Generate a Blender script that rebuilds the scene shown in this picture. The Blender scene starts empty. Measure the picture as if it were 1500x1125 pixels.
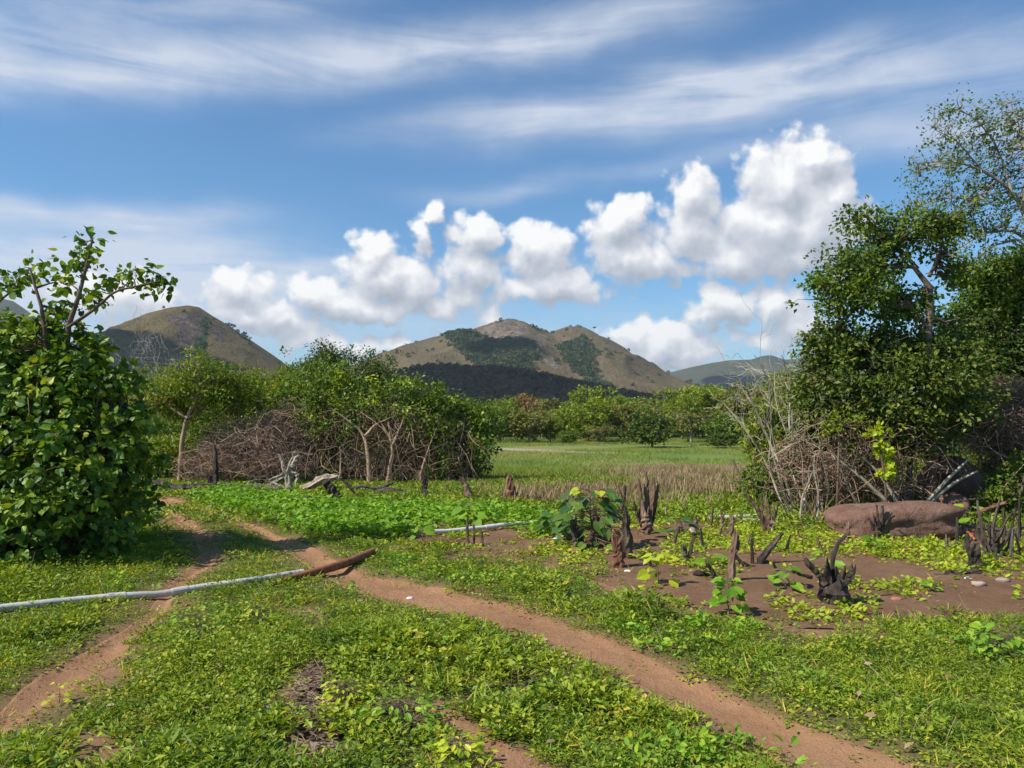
import bpy, math
import numpy as np
from math import radians, sin, cos, tan, atan, atan2, asin, sqrt, pi

sc = bpy.context.scene
COL = sc.collection
# ------------------------------------------------------------------ camera
F = 1150.0                       # focal length in pixels of the 1500 px wide photograph
CAM_H = 1.6
PITCH = atan((610 - 562.5) / F)  # horizon near row 610
cam_d = bpy.data.cameras.new("camera")
cam_d.sensor_width = 36.0
cam_d.lens = F / 1500 * 36.0
cam_d.clip_end = 20000
cam = bpy.data.objects.new("camera", cam_d)
COL.objects.link(cam)
cam.location = (0, 0, CAM_H)
cam.rotation_euler = (pi / 2 + PITCH, 0, 0)
sc.camera = cam

def ray(px, py):
    cx = (px - 750) / F
    cy = (562.5 - py) / F
    return np.array([cx, cos(PITCH) - cy * sin(PITCH), sin(PITCH) + cy * cos(PITCH)])

def at(px, py, d):
    """World point seen at a pixel of the photograph, at distance d in front of the camera."""
    r = ray(px, py)
    return np.array([0, 0, CAM_H]) + r * (d / r[1])

# ------------------------------------------------------------------ noise
_rng0 = np.random.RandomState(7)
_PERM = _rng0.permutation(256)
_VAL = _rng0.rand(256)

def vnoise(x, y, z=0.0):
    x = np.asarray(x, float); y = np.asarray(y, float); z = np.asarray(z, float) + np.zeros_like(x)
    xi = np.floor(x).astype(int); yi = np.floor(y).astype(int); zi = np.floor(z).astype(int)
    fx, fy, fz = x - xi, y - yi, z - zi
    fx, fy, fz = [t * t * t * (t * (t * 6 - 15) + 10) for t in (fx, fy, fz)]
    def h(a, b, c):
        return _VAL[_PERM[(_PERM[(_PERM[a & 255] + b) & 255] + c) & 255]]
    r = 0
    for dx in (0, 1):
        wx = fx if dx else 1 - fx
        for dy in (0, 1):
            wy = fy if dy else 1 - fy
            for dz in (0, 1):
                wz = fz if dz else 1 - fz
                r = r + wx * wy * wz * h(xi + dx, yi + dy, zi + dz)
    return r

def fbm(x, y, z=0.0, o=4):
    s, a, t = 0, 0.5, 0
    for i in range(o):
        k = 2.0 ** i
        s = s + a * vnoise(np.asarray(x) * k + 17.3 * i, np.asarray(y) * k + 5.1 * i, np.asarray(z) * k)
        t += a
        a *= 0.5
    return s / t

def sstep(a, b, x):
    t = np.clip((np.asarray(x, float) - a) / (b - a), 0, 1)
    return t * t * (3 - 2 * t)

def nrm(v):
    return v / np.maximum(np.linalg.norm(v, axis=-1, keepdims=True), 1e-9)

# ------------------------------------------------------------------ terrain
def H0(x, y):
    x = np.asarray(x, float); y = np.asarray(y, float)
    z = -2.0 * sstep(15, 62, y)
    z = z + 0.95 * np.exp(-(((x - 10.0) / 3.2) ** 2 + ((y - 15.6) / 2.4) ** 2))   # earth bank behind the boulder
    z = z + 6.0 * sstep(118, 330, y) + 14 * sstep(300, 900, y)
    return z

def flat(px, py):
    """Unproject a pixel on to the smooth terrain."""
    r = ray(px, py)
    lo, hi = 1.0, 400.0
    f = lambda d: (CAM_H + r[2] / r[1] * d) - float(H0(r[0] / r[1] * d, d))
    for _ in range(60):
        m = 0.5 * (lo + hi)
        if f(m) > 0: lo = m
        else: hi = m
    return np.array([r[0] / r[1] * lo, lo])

def flats(pts):
    return np.array([flat(*p) for p in pts])

PATH_L = flats([(215,731),(300,748),(370,778),(425,812),(478,845),(553,877),(657,898),(761,932),(880,981),(983,1031),(1087,1078),(1145,1120),(1210,1190),(1300,1400)])
PATH_R = flats([(250,728),(330,751),(400,778),(462,801),(536,839),(616,849),(675,868),(761,884),(880,930),(983,973),(1087,1018),(1190,1062),(1364,1124),(1460,1190),(1700,1400)])
TRK_R = flats([(228,730),(245,741),(265,756),(290,769),(310,787),(324,806),(317,826),(266,857),(248,889),(202,929),(184,961),(108,1008),(36,1055),(0,1083),(-70,1125),(-160,1200)])
TRK_L = flats([(213,730),(232,745),(248,758),(271,775),(286,795),(294,808),(277,828),(248,850),(230,870),(212,896),(180,921),(119,950),(76,972),(36,1004),(0,1040),(-80,1085),(-230,1150)])
P_PATH = np.vstack([PATH_L, PATH_R[::-1]])
P_TRK = np.vstack([TRK_L, TRK_R[::-1]])
P_BARE = flats([(624,1036),(660,1034),(684,1046),(718,1085),(800,1122),(860,1160),(720,1160),(700,1125),(672,1090),(636,1078),(620,1052)])
P_BARE2 = flats([(424,893),(445,890),(490,920),(470,926),(440,912)])
P_BARE3 = flats([(100,1085),(150,1070),(180,1100),(190,1140),(90,1140)])
P_BARE4 = flats([(120,985),(180,970),(185,995),(150,1010)])
P_LITTER = flats([(448,985),(470,978),(478,1020),(472,1060),(478,1130),(430,1130),(424,1070),(436,1030)])
P_TALL = flats([(120,1010),(230,930),(330,900),(420,905),(520,960),(640,1010),(620,1060),(640,1110),(700,1180),(60,1200),(30,1100)])
P_FIELD = flats([(455,728),(620,738),(760,747),(900,760),(1100,775),(1230,785),(1400,790),(1620,790),(1680,893),(1500,900),(1330,903),(1260,920),(1190,922),(1060,902),(960,888),(900,862),(820,828),(720,812),(640,806),(592,797),(600,782),(540,752)])
P_CROP_A = flats([(985,792),(1080,772),(1230,786),(1262,803),(1235,824),(1080,817),(985,810)])
P_CROP_B = flats([(1235,806),(1300,787),(1420,798),(1500,790),(1600,800),(1600,838),(1440,838),(1330,828),(1255,815)])
P_BROAD = flats([(262,733),(330,720),(480,742),(560,742),(700,746),(800,756),(850,764),(900,782),(790,792),(700,772),(640,782),(560,797),(480,792),(400,768)])

def inside(P, x, y):
    x = np.asarray(x); y = np.asarray(y)
    r = np.zeros(x.shape, bool)
    n = len(P)
    for i in range(n):
        x0, y0 = P[i]; x1, y1 = P[(i + 1) % n]
        if y0 == y1: continue
        c = ((y0 > y) != (y1 > y)) & (x < (x1 - x0) * (y - y0) / (y1 - y0) + x0)
        r ^= c
    return r

def dist_edge(P, x, y):
    x = np.asarray(x, float); y = np.asarray(y, float)
    d = np.full(x.shape, 1e9)
    n = len(P)
    for i in range(n):
        a = P[i]; b = P[(i + 1) % n]
        e = b - a
        t = np.clip(((x - a[0]) * e[0] + (y - a[1]) * e[1]) / max(e @ e, 1e-9), 0, 1)
        d = np.minimum(d, np.hypot(x - a[0] - t * e[0], y - a[1] - t * e[1]))
    return d

def sdist(P, x, y):
    """Signed distance, negative inside."""
    d = dist_edge(P, x, y)
    return np.where(inside(P, x, y), -d, d)

def H(x, y):
    x = np.asarray(x, float); y = np.asarray(y, float)
    z = H0(x, y)
    near = 1 - sstep(18, 40, y)
    z = z + near * (0.07 * (fbm(x * .7 + 9, y * .7) - .5) + 0.025 * (fbm(x * 3.1, y * 3.1 + 4, o=3) - .5))
    z = z + sstep(40, 70, y) * 0.25 * (fbm(x * .06, y * .06, o=3) - .5)
    m = (y > 1.5) & (y < 19) & (np.abs(x) < 14)
    if np.any(m):
        xm, ym = x[m], y[m]
        c = np.zeros(xm.shape)
        for P, dep in ((P_PATH, .055), (P_TRK, .05)):
            s = sdist(P, xm, ym)
            c -= dep * sstep(.10, -.16, s)
        z = z.copy() if isinstance(z, np.ndarray) else np.array(z)
        z[m] += c
    return z

def Hs(x, y):
    return float(H(np.array([x]), np.array([y]))[0])

def gp(px, py):
    p = flat(px, py)
    return np.array([p[0], p[1], Hs(p[0], p[1])])

# ------------------------------------------------------------------ mesh builder
class MB:
    def __init__(self):
        self.V = []; self.T = []; self.Q = []; self.A = []; self.n = 0
    def add(self, V, T=None, Q=None, v=0.5):
        V = np.asarray(V, float).reshape(-1, 3)
        self.V.append(V)
        a = np.asarray(v, float)
        self.A.append(np.full(len(V), float(a)) if a.ndim == 0 else a)
        if T is not None and len(T): self.T.append(np.asarray(T, int) + self.n)
        if Q is not None and len(Q): self.Q.append(np.asarray(Q, int) + self.n)
        self.n += len(V)
    def build(self, name, mat, parent=None, smooth=False, origin=(0, 0, 0)):
        me = bpy.data.meshes.new(name)
        V = np.vstack(self.V) - np.asarray(origin, float)
        T = np.vstack(self.T) if self.T else np.zeros((0, 3), int)
        Q = np.vstack(self.Q) if self.Q else np.zeros((0, 4), int)
        me.vertices.add(len(V)); me.vertices.foreach_set("co", V.astype(np.float32).ravel())
        li = np.concatenate([T.ravel(), Q.ravel()]).astype(np.int32)
        me.loops.add(len(li)); me.loops.foreach_set("vertex_index", li)
        npoly = len(T) + len(Q)
        ls = np.concatenate([np.arange(len(T)) * 3, len(T) * 3 + np.arange(len(Q)) * 4]).astype(np.int32)
        me.polygons.add(npoly); me.polygons.foreach_set("loop_start", ls)
        if smooth:
            me.polygons.foreach_set("use_smooth", np.ones(npoly, bool))
        else:
            me.polygons.foreach_set("use_smooth", np.zeros(npoly, bool))
        at_ = me.attributes.new("v", 'FLOAT', 'POINT')
        at_.data.foreach_set("value", np.concatenate(self.A).astype(np.float32))
        me.update(calc_edges=True)
        for m in (mat if isinstance(mat, (list, tuple)) else [mat]):
            me.materials.append(m)
        o = bpy.data.objects.new(name, me)
        COL.objects.link(o)
        if parent is not None: o.parent = parent
        o.location = origin if parent is None else (0, 0, 0)
        return o

def thing(name, loc, label, cat, group=None):
    o = bpy.data.objects.new(name, None)
    o.empty_display_size = 0.2
    COL.objects.link(o)
    o.location = loc
    return tag(o, label, cat, group)

def tag(o, label=None, cat=None, group=None, kind=None):
    if label: o["label"] = label
    if cat: o["category"] = cat
    if group: o["group"] = group
    if kind: o["kind"] = kind
    return o

def strands(mb, P, R, sides=5, v=0.5, cap=False, lump=0.0, rng=None):
    """Tubes along n polylines of K points; P (n,K,3), R (n,K)."""
    P = np.asarray(P, float); R = np.asarray(R, float)
    if P.ndim == 2: P = P[None]; R = R[None]
    n, K, _ = P.shape
    T = nrm(np.gradient(P, axis=1))
    mean = nrm(P[:, -1] - P[:, 0])
    ref = np.zeros((n, 3)); ax = np.argmin(np.abs(mean), axis=1); ref[np.arange(n), ax] = 1
    ref = ref[:, None, :]
    N = nrm(ref - (ref * T).sum(-1, keepdims=True) * T)
    B = np.cross(T, N)
    a = np.arange(sides) / sides * 2 * pi
    rr = R[:, :, None] * np.ones(sides)
    if lump and rng is not None:
        ridge = 1 + lump * (rng.rand(n, 1, sides) - .5) * 1.4 + lump * (rng.rand(n, K, sides) - .5)
        rr = rr * ridge
    V = P[:, :, None, :] + rr[..., None] * (np.cos(a)[None, None, :, None] * N[:, :, None, :] + np.sin(a)[None, None, :, None] * B[:, :, None, :])
    i = np.arange(n)[:, None, None] * K * sides
    k = np.arange(K - 1)[None, :, None] * sides
    s = np.arange(sides)[None, None, :]; s1 = (s + 1) % sides
    Q = np.stack([i + k + s, i + k + s1, i + k + sides + s1, i + k + sides + s], -1).reshape(-1, 4)
    vv = np.asarray(v, float)
    if vv.ndim == 0: va = np.full(n * K * sides, float(vv))
    else: va = np.repeat(vv, K * sides)
    mb.add(V.reshape(-1, 3), Q=Q, v=va)
    if cap:
        base = mb.n
        ends = []
        TT = []
        for j in range(n):
            for kk in (0, K - 1):
                ring = V[j, kk]
                c = ring.mean(0)
                o = len(ends) * 1
                TT.append((ring, c, kk == 0))
                ends.append(0)
        for ring, c, fl in TT:
            f = [(q, (q + 1) % sides, sides) for q in range(sides)]
            if fl: f = [(b, a_, c_) for a_, b, c_ in f]
            mb.add(np.vstack([ring, c[None]]), T=f, v=float(va[0]))

def resample(pts, K):
    pts = np.asarray(pts, float)
    d = np.concatenate([[0], np.cumsum(np.linalg.norm(np.diff(pts[:, :3], axis=0), axis=1))])
    t = np.linspace(0, d[-1], K)
    return np.stack([np.interp(t, d, pts[:, i]) for i in range(pts.shape[1])], 1)

def smooth_line(p, it=2):
    p = np.array(p, float)
    for _ in range(it):
        q = p.copy(); q[1:-1] = .25 * p[:-2] + .5 * p[1:-1] + .25 * p[2:]; p = q
    return p

# leaf outlines: x along the leaf, y across, z up
def _tm(v, t): return np.array(v, float), np.array(t, int)
LEAF4 = _tm([(0,0,0),(.5,.24,.07),(1,0,-.06),(.5,-.24,.07)], [(0,2,1),(0,3,2)])
LEAFW = _tm([(0,0,0),(.45,.34,.08),(1,0,-.1),(.45,-.34,.08)], [(0,2,1),(0,3,2)])
LANCE = _tm([(0,0,0),(.35,.13,.06),(1,0,-.12),(.35,-.13,.06)], [(0,2,1),(0,3,2)])
BLADE = _tm([(0,.04,0),(0,-.04,0),(.55,.03,.0),(.55,-.03,0),(1,0,-.16)], [(0,1,3),(0,3,2),(2,3,4)])
HEART = _tm([(0.06,0,0),(-.06,.22,.03),(.2,.42,.07),(.55,.4,.06),(.85,.17,-.03),(1.05,0,-.12),(.85,-.17,-.03),(.55,-.4,.06),(.2,-.42,.07),(-.06,-.22,.03),(.5,0,-.02)],
            [(0,2,1),(0,10,2),(10,3,2),(10,4,3),(10,5,4),(10,6,5),(10,7,6),(10,8,7),(0,8,10),(0,9,8)])
OVAL = _tm([(0,0,0),(.3,.24,.05),(.68,.24,.04),(1,0,-.1),(.68,-.24,.04),(.3,-.24,.05),(.5,0,-.01)],
           [(0,6,1),(6,2,1),(6,3,2),(6,4,3),(6,5,4),(0,5,6)])

def leaves(mb, P, D, N, S, tmpl, v):
    P = np.asarray(P, float); n = len(P)
    if n == 0: return
    D = nrm(D); N = nrm(N - (N * D).sum(-1, keepdims=True) * D); B = np.cross(N, D)
    tv, tt = tmpl
    S = np.broadcast_to(np.asarray(S, float), (n,))
    V = P[:, None, :] + S[:, None, None] * (tv[None, :, 0:1] * D[:, None, :] + tv[None, :, 1:2] * B[:, None, :] + tv[None, :, 2:3] * N[:, None, :])
    T = (tt[None] + (np.arange(n) * len(tv))[:, None, None]).reshape(-1, 3)
    v = np.broadcast_to(np.asarray(v, float), (n,))
    mb.add(V.reshape(-1, 3), T=T, v=np.repeat(v, len(tv)))

# ------------------------------------------------------------------ materials
def newmat(name):
    m = bpy.data.materials.new(name); m.use_nodes = True
    nt = m.node_tree; nt.nodes.clear()
    out = nt.nodes.new("ShaderNodeOutputMaterial")
    return m, nt, out

def N_(nt, typ, **kw):
    n = nt.nodes.new(typ)
    for k, val in kw.items():
        if k.startswith("i_"):
            n.inputs[k[2:].replace("_", " ")].default_value = val
        else:
            setattr(n, k, val)
    return n

def ramp(nt, stops, fac=None, interp='LINEAR'):
    r = nt.nodes.new("ShaderNodeValToRGB")
    cr = r.color_ramp; cr.interpolation = interp
    while len(cr.elements) > 1: cr.elements.remove(cr.elements[-1])
    cr.elements[0].position = stops[0][0]; cr.elements[0].color = (*stops[0][1], 1)
    for p, c in stops[1:]:
        e = cr.elements.new(p); e.color = (*c, 1)
    if fac is not None: nt.links.new(fac, r.inputs[0])
    return r

def noise(nt, scale, detail=4, rough=.55, vec=None, dist=0.0):
    n = N_(nt, "ShaderNodeTexNoise"); n.inputs["Scale"].default_value = scale
    n.inputs["Detail"].default_value = detail; n.inputs["Roughness"].default_value = rough
    n.inputs["Distortion"].default_value = dist
    if vec is not None: nt.links.new(vec, n.inputs["Vector"])
    return n

def mix(nt, fac, a, b, mode='MIX'):
    m = N_(nt, "ShaderNodeMix", data_type='RGBA', blend_type=mode)
    for idx, val in ((0, fac), (6, a), (7, b)):
        if hasattr(val, "is_linked") or hasattr(val, "links"): nt.links.new(val, m.inputs[idx])
        elif idx == 0: m.inputs[0].default_value = val
        else: m.inputs[idx].default_value = (*val, 1)
    return m.outputs[2]

def math_(nt, op, a, b=None, c=None, clamp=False):
    m = N_(nt, "ShaderNodeMath", operation=op); m.use_clamp = clamp
    for i, val in enumerate((a, b, c)):
        if val is None: continue
        if hasattr(val, "links"): nt.links.new(val, m.inputs[i])
        else: m.inputs[i].default_value = val
    return m.outputs[0]

def geo_pos(nt):
    return N_(nt, "ShaderNodeNewGeometry").outputs["Position"]

def attr(nt, name="v"):
    return N_(nt, "ShaderNodeAttribute", attribute_name=name).outputs["Fac"]

def leafmat(name, stops, trans=.35, rough=.5, spec=.3, patch=0.0, pscale=1.0, gain=(2.0, 1.55, 1.2)):
    """Leaf colours run along the ramp with each leaf's own random value; light passes through the blades."""
    m, nt, out = newmat(name)
    f = attr(nt)
    if patch:
        ns = noise(nt, pscale, 3, .6, geo_pos(nt))
        f = math_(nt, 'ADD', f, math_(nt, 'MULTIPLY', math_(nt, 'SUBTRACT', ns.outputs[0], .5), patch), clamp=True)
    stops = [(a, tuple(min(.6, c * g) for c, g in zip(col, gain))) for a, col in stops]
    col = ramp(nt, stops, f).outputs[0]
    p = N_(nt, "ShaderNodeBsdfPrincipled")
    p.inputs["Roughness"].default_value = rough
    p.inputs["Specular IOR Level"].default_value = spec
    nt.links.new(col, p.inputs["Base Color"])
    t = N_(nt, "ShaderNodeBsdfTranslucent")
    tc = mix(nt, 1.0, col, (1.25, 1.15, .45), 'MULTIPLY')
    nt.links.new(tc, t.inputs["Color"])
    ms = N_(nt, "ShaderNodeMixShader"); ms.inputs[0].default_value = trans
    nt.links.new(p.outputs[0], ms.inputs[1]); nt.links.new(t.outputs[0], ms.inputs[2])
    nt.links.new(ms.outputs[0], out.inputs[0])
    return m

def woodmat(name, stops, scale=9, stretch=(1, 1, .18), bump=.5, rough=.85, byv=0.0):
    m, nt, out = newmat(name)
    mp = N_(nt, "ShaderNodeMapping"); mp.inputs["Scale"].default_value = stretch
    nt.links.new(geo_pos(nt), mp.inputs["Vector"])
    n1 = noise(nt, scale, 6, .65, mp.outputs[0], .3)
    f = n1.outputs[0]
    if byv:
        f = math_(nt, 'ADD', f, math_(nt, 'MULTIPLY', math_(nt, 'SUBTRACT', attr(nt), .5), byv), clamp=True)
    col = ramp(nt, stops, f).outputs[0]
    p = N_(nt, "ShaderNodeBsdfPrincipled"); p.inputs["Roughness"].default_value = rough
    p.inputs["Specular IOR Level"].default_value = .25
    nt.links.new(col, p.inputs["Base Color"])
    n2 = noise(nt, scale * 4, 4, .7, mp.outputs[0])
    b = N_(nt, "ShaderNodeBump"); b.inputs["Strength"].default_value = bump; b.inputs["Distance"].default_value = .02
    nt.links.new(n2.outputs[0], b.inputs["Height"]); nt.links.new(b.outputs[0], p.inputs["Normal"])
    nt.links.new(p.outputs[0], out.inputs[0])
    return m

def soilmat(name, stops, scale=1.2, bump=.4, fine=38, bdist=.02):
    m, nt, out = newmat(name)
    pos = geo_pos(nt)
    n1 = noise(nt, scale, 6, .62, pos, .4)
    n2 = noise(nt, fine, 6, .8, pos)
    n3 = noise(nt, 6.5, 5, .7, pos, .6)
    f = math_(nt, 'ADD', math_(nt, 'ADD', math_(nt, 'MULTIPLY', n1.outputs[0], .42), math_(nt, 'MULTIPLY', n2.outputs[0], .30)), math_(nt, 'MULTIPLY', n3.outputs[0], .28))
    col = ramp(nt, stops, f).outputs[0]
    vo = N_(nt, "ShaderNodeTexVoronoi"); vo.inputs["Scale"].default_value = 17
    nt.links.new(pos, vo.inputs["Vector"])
    peb = math_(nt, 'LESS_THAN', vo.outputs["Distance"], .075)
    col = mix(nt, math_(nt, 'MULTIPLY', peb, .45), col, (.30, .23, .17))
    p = N_(nt, "ShaderNodeBsdfPrincipled"); p.inputs["Roughness"].default_value = .93
    p.inputs["Specular IOR Level"].default_value = .15
    nt.links.new(col, p.inputs["Base Color"])
    h = math_(nt, 'ADD', math_(nt, 'ADD', math_(nt, 'MULTIPLY', n3.outputs[0], 1.6), n2.outputs[0]), math_(nt, 'MULTIPLY', peb, .4))
    b = N_(nt, "ShaderNodeBump"); b.inputs["Strength"].default_value = bump; b.inputs["Distance"].default_value = bdist
    nt.links.new(h, b.inputs["Height"]); nt.links.new(b.outputs[0], p.inputs["Normal"])
    nt.links.new(p.outputs[0], out.inputs[0])
    return m

def plain(name, col, rough=.6, var=.25, scale=6, metallic=0.0, spots=None):
    m, nt, out = newmat(name)
    pos = geo_pos(nt)
    n1 = noise(nt, scale, 5, .65, pos)
    a = tuple(c * (1 - var) for c in col); b_ = tuple(min(1, c * (1 + var)) for c in col)
    c = ramp(nt, [(.3, a), (.7, b_)], n1.outputs[0]).outputs[0]
    if spots:
        n3 = noise(nt, spots[1], 6, .7, pos)
        fac = ramp(nt, [(spots[2], (0, 0, 0)), (spots[2] + .12, (1, 1, 1))], n3.outputs[0]).outputs[0]
        c = mix(nt, fac, c, spots[0])
    p = N_(nt, "ShaderNodeBsdfPrincipled"); p.inputs["Roughness"].default_value = rough
    p.inputs["Metallic"].default_value = metallic
    nt.links.new(c, p.inputs["Base Color"])
    b = N_(nt, "ShaderNodeBump"); b.inputs["Strength"].default_value = .35; b.inputs["Distance"].default_value = .01
    nt.links.new(noise(nt, scale * 6, 4, .6, pos).outputs[0], b.inputs["Height"]); nt.links.new(b.outputs[0], p.inputs["Normal"])
    nt.links.new(p.outputs[0], out.inputs[0])
    return m
# ------------------------------------------------------------------ sun, sky
SUN_EL, SUN_AZ = radians(46), radians(-114)      # azimuth clockwise from +Y (view direction); sun stands behind the left shoulder
SUN = np.array([sin(SUN_AZ) * cos(SUN_EL), cos(SUN_AZ) * cos(SUN_EL), sin(SUN_EL)])
sd = bpy.data.lights.new("sun", 'SUN'); sd.energy = 4.9; sd.angle = radians(.5); sd.color = (1.0, .93, .82)
so = bpy.data.objects.new("sun", sd); COL.objects.link(so)
so.location = (-30, -30, 40)
from mathutils import Vector
so.rotation_euler = Vector(SUN).to_track_quat('Z', 'Y').to_euler()

def azel(px, py):
    r = ray(px, py); r = r / np.linalg.norm(r)
    return atan2(r[0], r[1]), asin(r[2])

world = bpy.data.worlds.new("World"); sc.world = world; world.use_nodes = True
wt = world.node_tree; wt.nodes.clear()
wout = wt.nodes.new("ShaderNodeOutputWorld")
bg = wt.nodes.new("ShaderNodeBackground"); bg.inputs["Strength"].default_value = .1
sky = wt.nodes.new("ShaderNodeTexSky"); sky.sky_type = 'NISHITA'; sky.sun_disc = False
sky.sun_elevation = SUN_EL; sky.sun_rotation = SUN_AZ % (2 * pi)
sky.altitude = 200; sky.air_density = 1.0; sky.dust_density = .6; sky.ozone_density = 2.2
tc = wt.nodes.new("ShaderNodeTexCoord")
sep = wt.nodes.new("ShaderNodeSeparateXYZ"); wt.links.new(tc.outputs["Generated"], sep.inputs[0])
U = math_(wt, 'ARCTAN2', sep.outputs[0], sep.outputs[1])
Vv = math_(wt, 'ARCSINE', sep.outputs[2])
cmb = wt.nodes.new("ShaderNodeCombineXYZ"); wt.links.new(U, cmb.inputs[0]); wt.links.new(Vv, cmb.inputs[1])

BLOBS = [  # heaped clouds: centre and half sizes on the photograph, weight
 (1155,268,62,55,1.1),(1192,232,38,30,1.0),(1135,335,78,58,1.1),(1195,325,62,62,1.1),(1222,292,34,34,.9),(1165,372,75,28,.9),(1070,378,52,30,.8),
 (1016,285,30,36,.8),(1010,335,40,42,.8),(905,328,40,34,.95),(925,378,55,38,.9),(968,378,34,30,.7),(895,362,34,34,.8),
 (792,372,50,36,1.0),(768,360,26,26,.9),(812,412,62,26,.95),(770,425,50,20,.8),(700,345,40,28,.85),(690,388,42,40,.75),(676,432,40,18,.55),
 (633,318,18,20,.7),(622,345,18,22,.6),(630,372,10,20,.4),
 (545,372,30,28,1.0),(560,405,55,34,1.0),(605,420,38,34,.9),(500,440,62,24,.9),(548,448,70,22,.9),(455,430,44,24,.8),
 (352,425,44,30,.85),(395,450,38,22,.85),(328,412,24,18,.6),(360,460,60,18,.75),
 (1062,446,48,28,.95),(1040,462,38,14,.7),(1140,450,34,28,.8),(1165,470,50,24,.7),(965,505,66,30,1.0),(925,488,40,22,.8),(1012,512,34,26,.9),(985,532,55,16,.7),
 (715,462,26,18,.6),(850,420,50,20,.6),(960,390,50,24,.7),(1040,300,30,30,.5),(660,400,30,30,.55),(735,410,26,22,.5),(420,470,60,22,.7),(640,450,40,20,.6),(440,498,44,20,.7),(500,505,60,22,.6),(590,505,44,16,.5),(220,445,46,30,.7),(180,430,40,24,.6),(1110,500,60,16,.5),(130,440,50,30,.6)]

grp = bpy.data.node_groups.new("cumulus", 'ShaderNodeTree')
grp.interface.new_socket("Vector", in_out='INPUT', socket_type='NodeSocketVector')
grp.interface.new_socket("Density", in_out='OUTPUT', socket_type='NodeSocketFloat')
grp.interface.new_socket("Smooth", in_out='OUTPUT', socket_type='NodeSocketFloat')
gi = grp.nodes.new("NodeGroupInput"); go = grp.nodes.new("NodeGroupOutput")
def vmath(nt, op, a, b=None):
    m = N_(nt, "ShaderNodeVectorMath", operation=op)
    for i, val in enumerate((a, b)):
        if val is None: continue
        if hasattr(val, "links"): nt.links.new(val, m.inputs[i])
        else: m.inputs[i].default_value = val
    return m
wn = noise(grp, 26, 3, .55, gi.outputs[0])
wv = vmath(grp, 'MULTIPLY', vmath(grp, 'SUBTRACT', wn.outputs["Color"], (.5, .5, .5)).outputs[0], (.042, .042, 0)).outputs[0]
pv = vmath(grp, 'ADD', gi.outputs[0], wv).outputs[0]
dens = None
for (px, py, rx, ry, w) in BLOBS:
    u, v = azel(px, py)
    d = vmath(grp, 'SUBTRACT', pv, (u, v, 0)).outputs[0]
    k = 1.38
    d = vmath(grp, 'MULTIPLY', d, (F / (rx * k), F / (ry * k), 0)).outputs[0]
    l = vmath(grp, 'LENGTH', d).outputs["Value"]
    val = math_(grp, 'MULTIPLY', math_(grp, 'SUBTRACT', 1.0, l), w)
    dens = val if dens is None else math_(grp, 'SMOOTH_MAX', dens, val, .2)
grp.links.new(dens, go.inputs[1])
fn = noise(grp, 46, 5, .6, gi.outputs[0])
for vs, va in ((34, .46), (78, .18)):
    vo = N_(grp, "ShaderNodeTexVoronoi", voronoi_dimensions='2D', feature='SMOOTH_F1'); vo.inputs["Scale"].default_value = vs; vo.inputs["Smoothness"].default_value = .25
    grp.links.new(vmath(grp, 'ADD', gi.outputs[0], vmath(grp, 'MULTIPLY', wv, (.35, .35, 0)).outputs[0]).outputs[0], vo.inputs["Vector"])
    dens = math_(grp, 'ADD', dens, math_(grp, 'MULTIPLY', math_(grp, 'SUBTRACT', .42, vo.outputs["Distance"]), va))

dens = math_(grp, 'ADD', dens, math_(grp, 'MULTIPLY', math_(grp, 'SUBTRACT', fn.outputs[0], .5), .60))
grp.links.new(dens, go.inputs[0])

def gnode(vec):
    g = wt.nodes.new("ShaderNodeGroup"); g.node_tree = grp
    wt.links.new(vec, g.inputs[0]); return g.outputs[0], g.outputs[1]
d0, s0 = gnode(cmb.outputs[0])
d1, s1 = gnode(vmath(wt, 'ADD', cmb.outputs[0], (-.008, .022, 0)).outputs[0])
alpha = wt.nodes.new("ShaderNodeMapRange"); alpha.interpolation_type = 'SMOOTHSTEP'
alpha.inputs["From Min"].default_value = .02; alpha.inputs["From Max"].default_value = .40
wt.links.new(d0, alpha.inputs[0])
lit = math_(wt, 'ADD', .53, math_(wt, 'MULTIPLY', math_(wt, 'SUBTRACT', s0, s1), .62))
lit = math_(wt, 'ADD', lit, math_(wt, 'MULTIPLY', math_(wt, 'SUBTRACT', d0, d1), .36), clamp=True)
ccol = ramp(wt, [(0.1, (3.1, 3.4, 3.9)), (.42, (4.3, 4.5, 5.0)), (.66, (5.7, 5.8, 6.15)), (.95, (8.0, 7.95, 7.8))], lit).outputs[0]

# high thin streaks
def band(px0, py0, px1, py1, wpx, amp):
    a = np.array(azel(px0, py0)); b = np.array(azel(px1, py1))
    t = (b - a) / np.linalg.norm(b - a); n = np.array([-t[1], t[0]])
    L = np.linalg.norm(b - a)
    d = vmath(wt, 'SUBTRACT', wpv, (a[0], a[1], 0)).outputs[0]
    s = vmath(wt, 'DOT_PRODUCT', d, (n[0] / (wpx / F), n[1] / (wpx / F), 0)).outputs["Value"]
    al = vmath(wt, 'DOT_PRODUCT', d, (t[0] / L, t[1] / L, 0)).outputs["Value"]
    g = math_(wt, 'POWER', 2.718, math_(wt, 'MULTIPLY', math_(wt, 'MULTIPLY', s, s), -1.0))
    e = math_(wt, 'SUBTRACT', al, .5); e = math_(wt, 'MULTIPLY', e, e); e = math_(wt, 'MULTIPLY', e, e)
    g2 = math_(wt, 'POWER', 2.718, math_(wt, 'MULTIPLY', e, -10.0))
    return math_(wt, 'MULTIPLY', math_(wt, 'MULTIPLY', g, g2), amp)
wn2 = noise(wt, 3.0, 4, .55, cmb.outputs[0])
wpv = vmath(wt, 'ADD', cmb.outputs[0], vmath(wt, 'MULTIPLY', vmath(wt, 'SUBTRACT', wn2.outputs["Color"], (.5, .5, .5)).outputs[0], (.10, .10, 0)).outputs[0]).outputs[0]
cir = None
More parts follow.
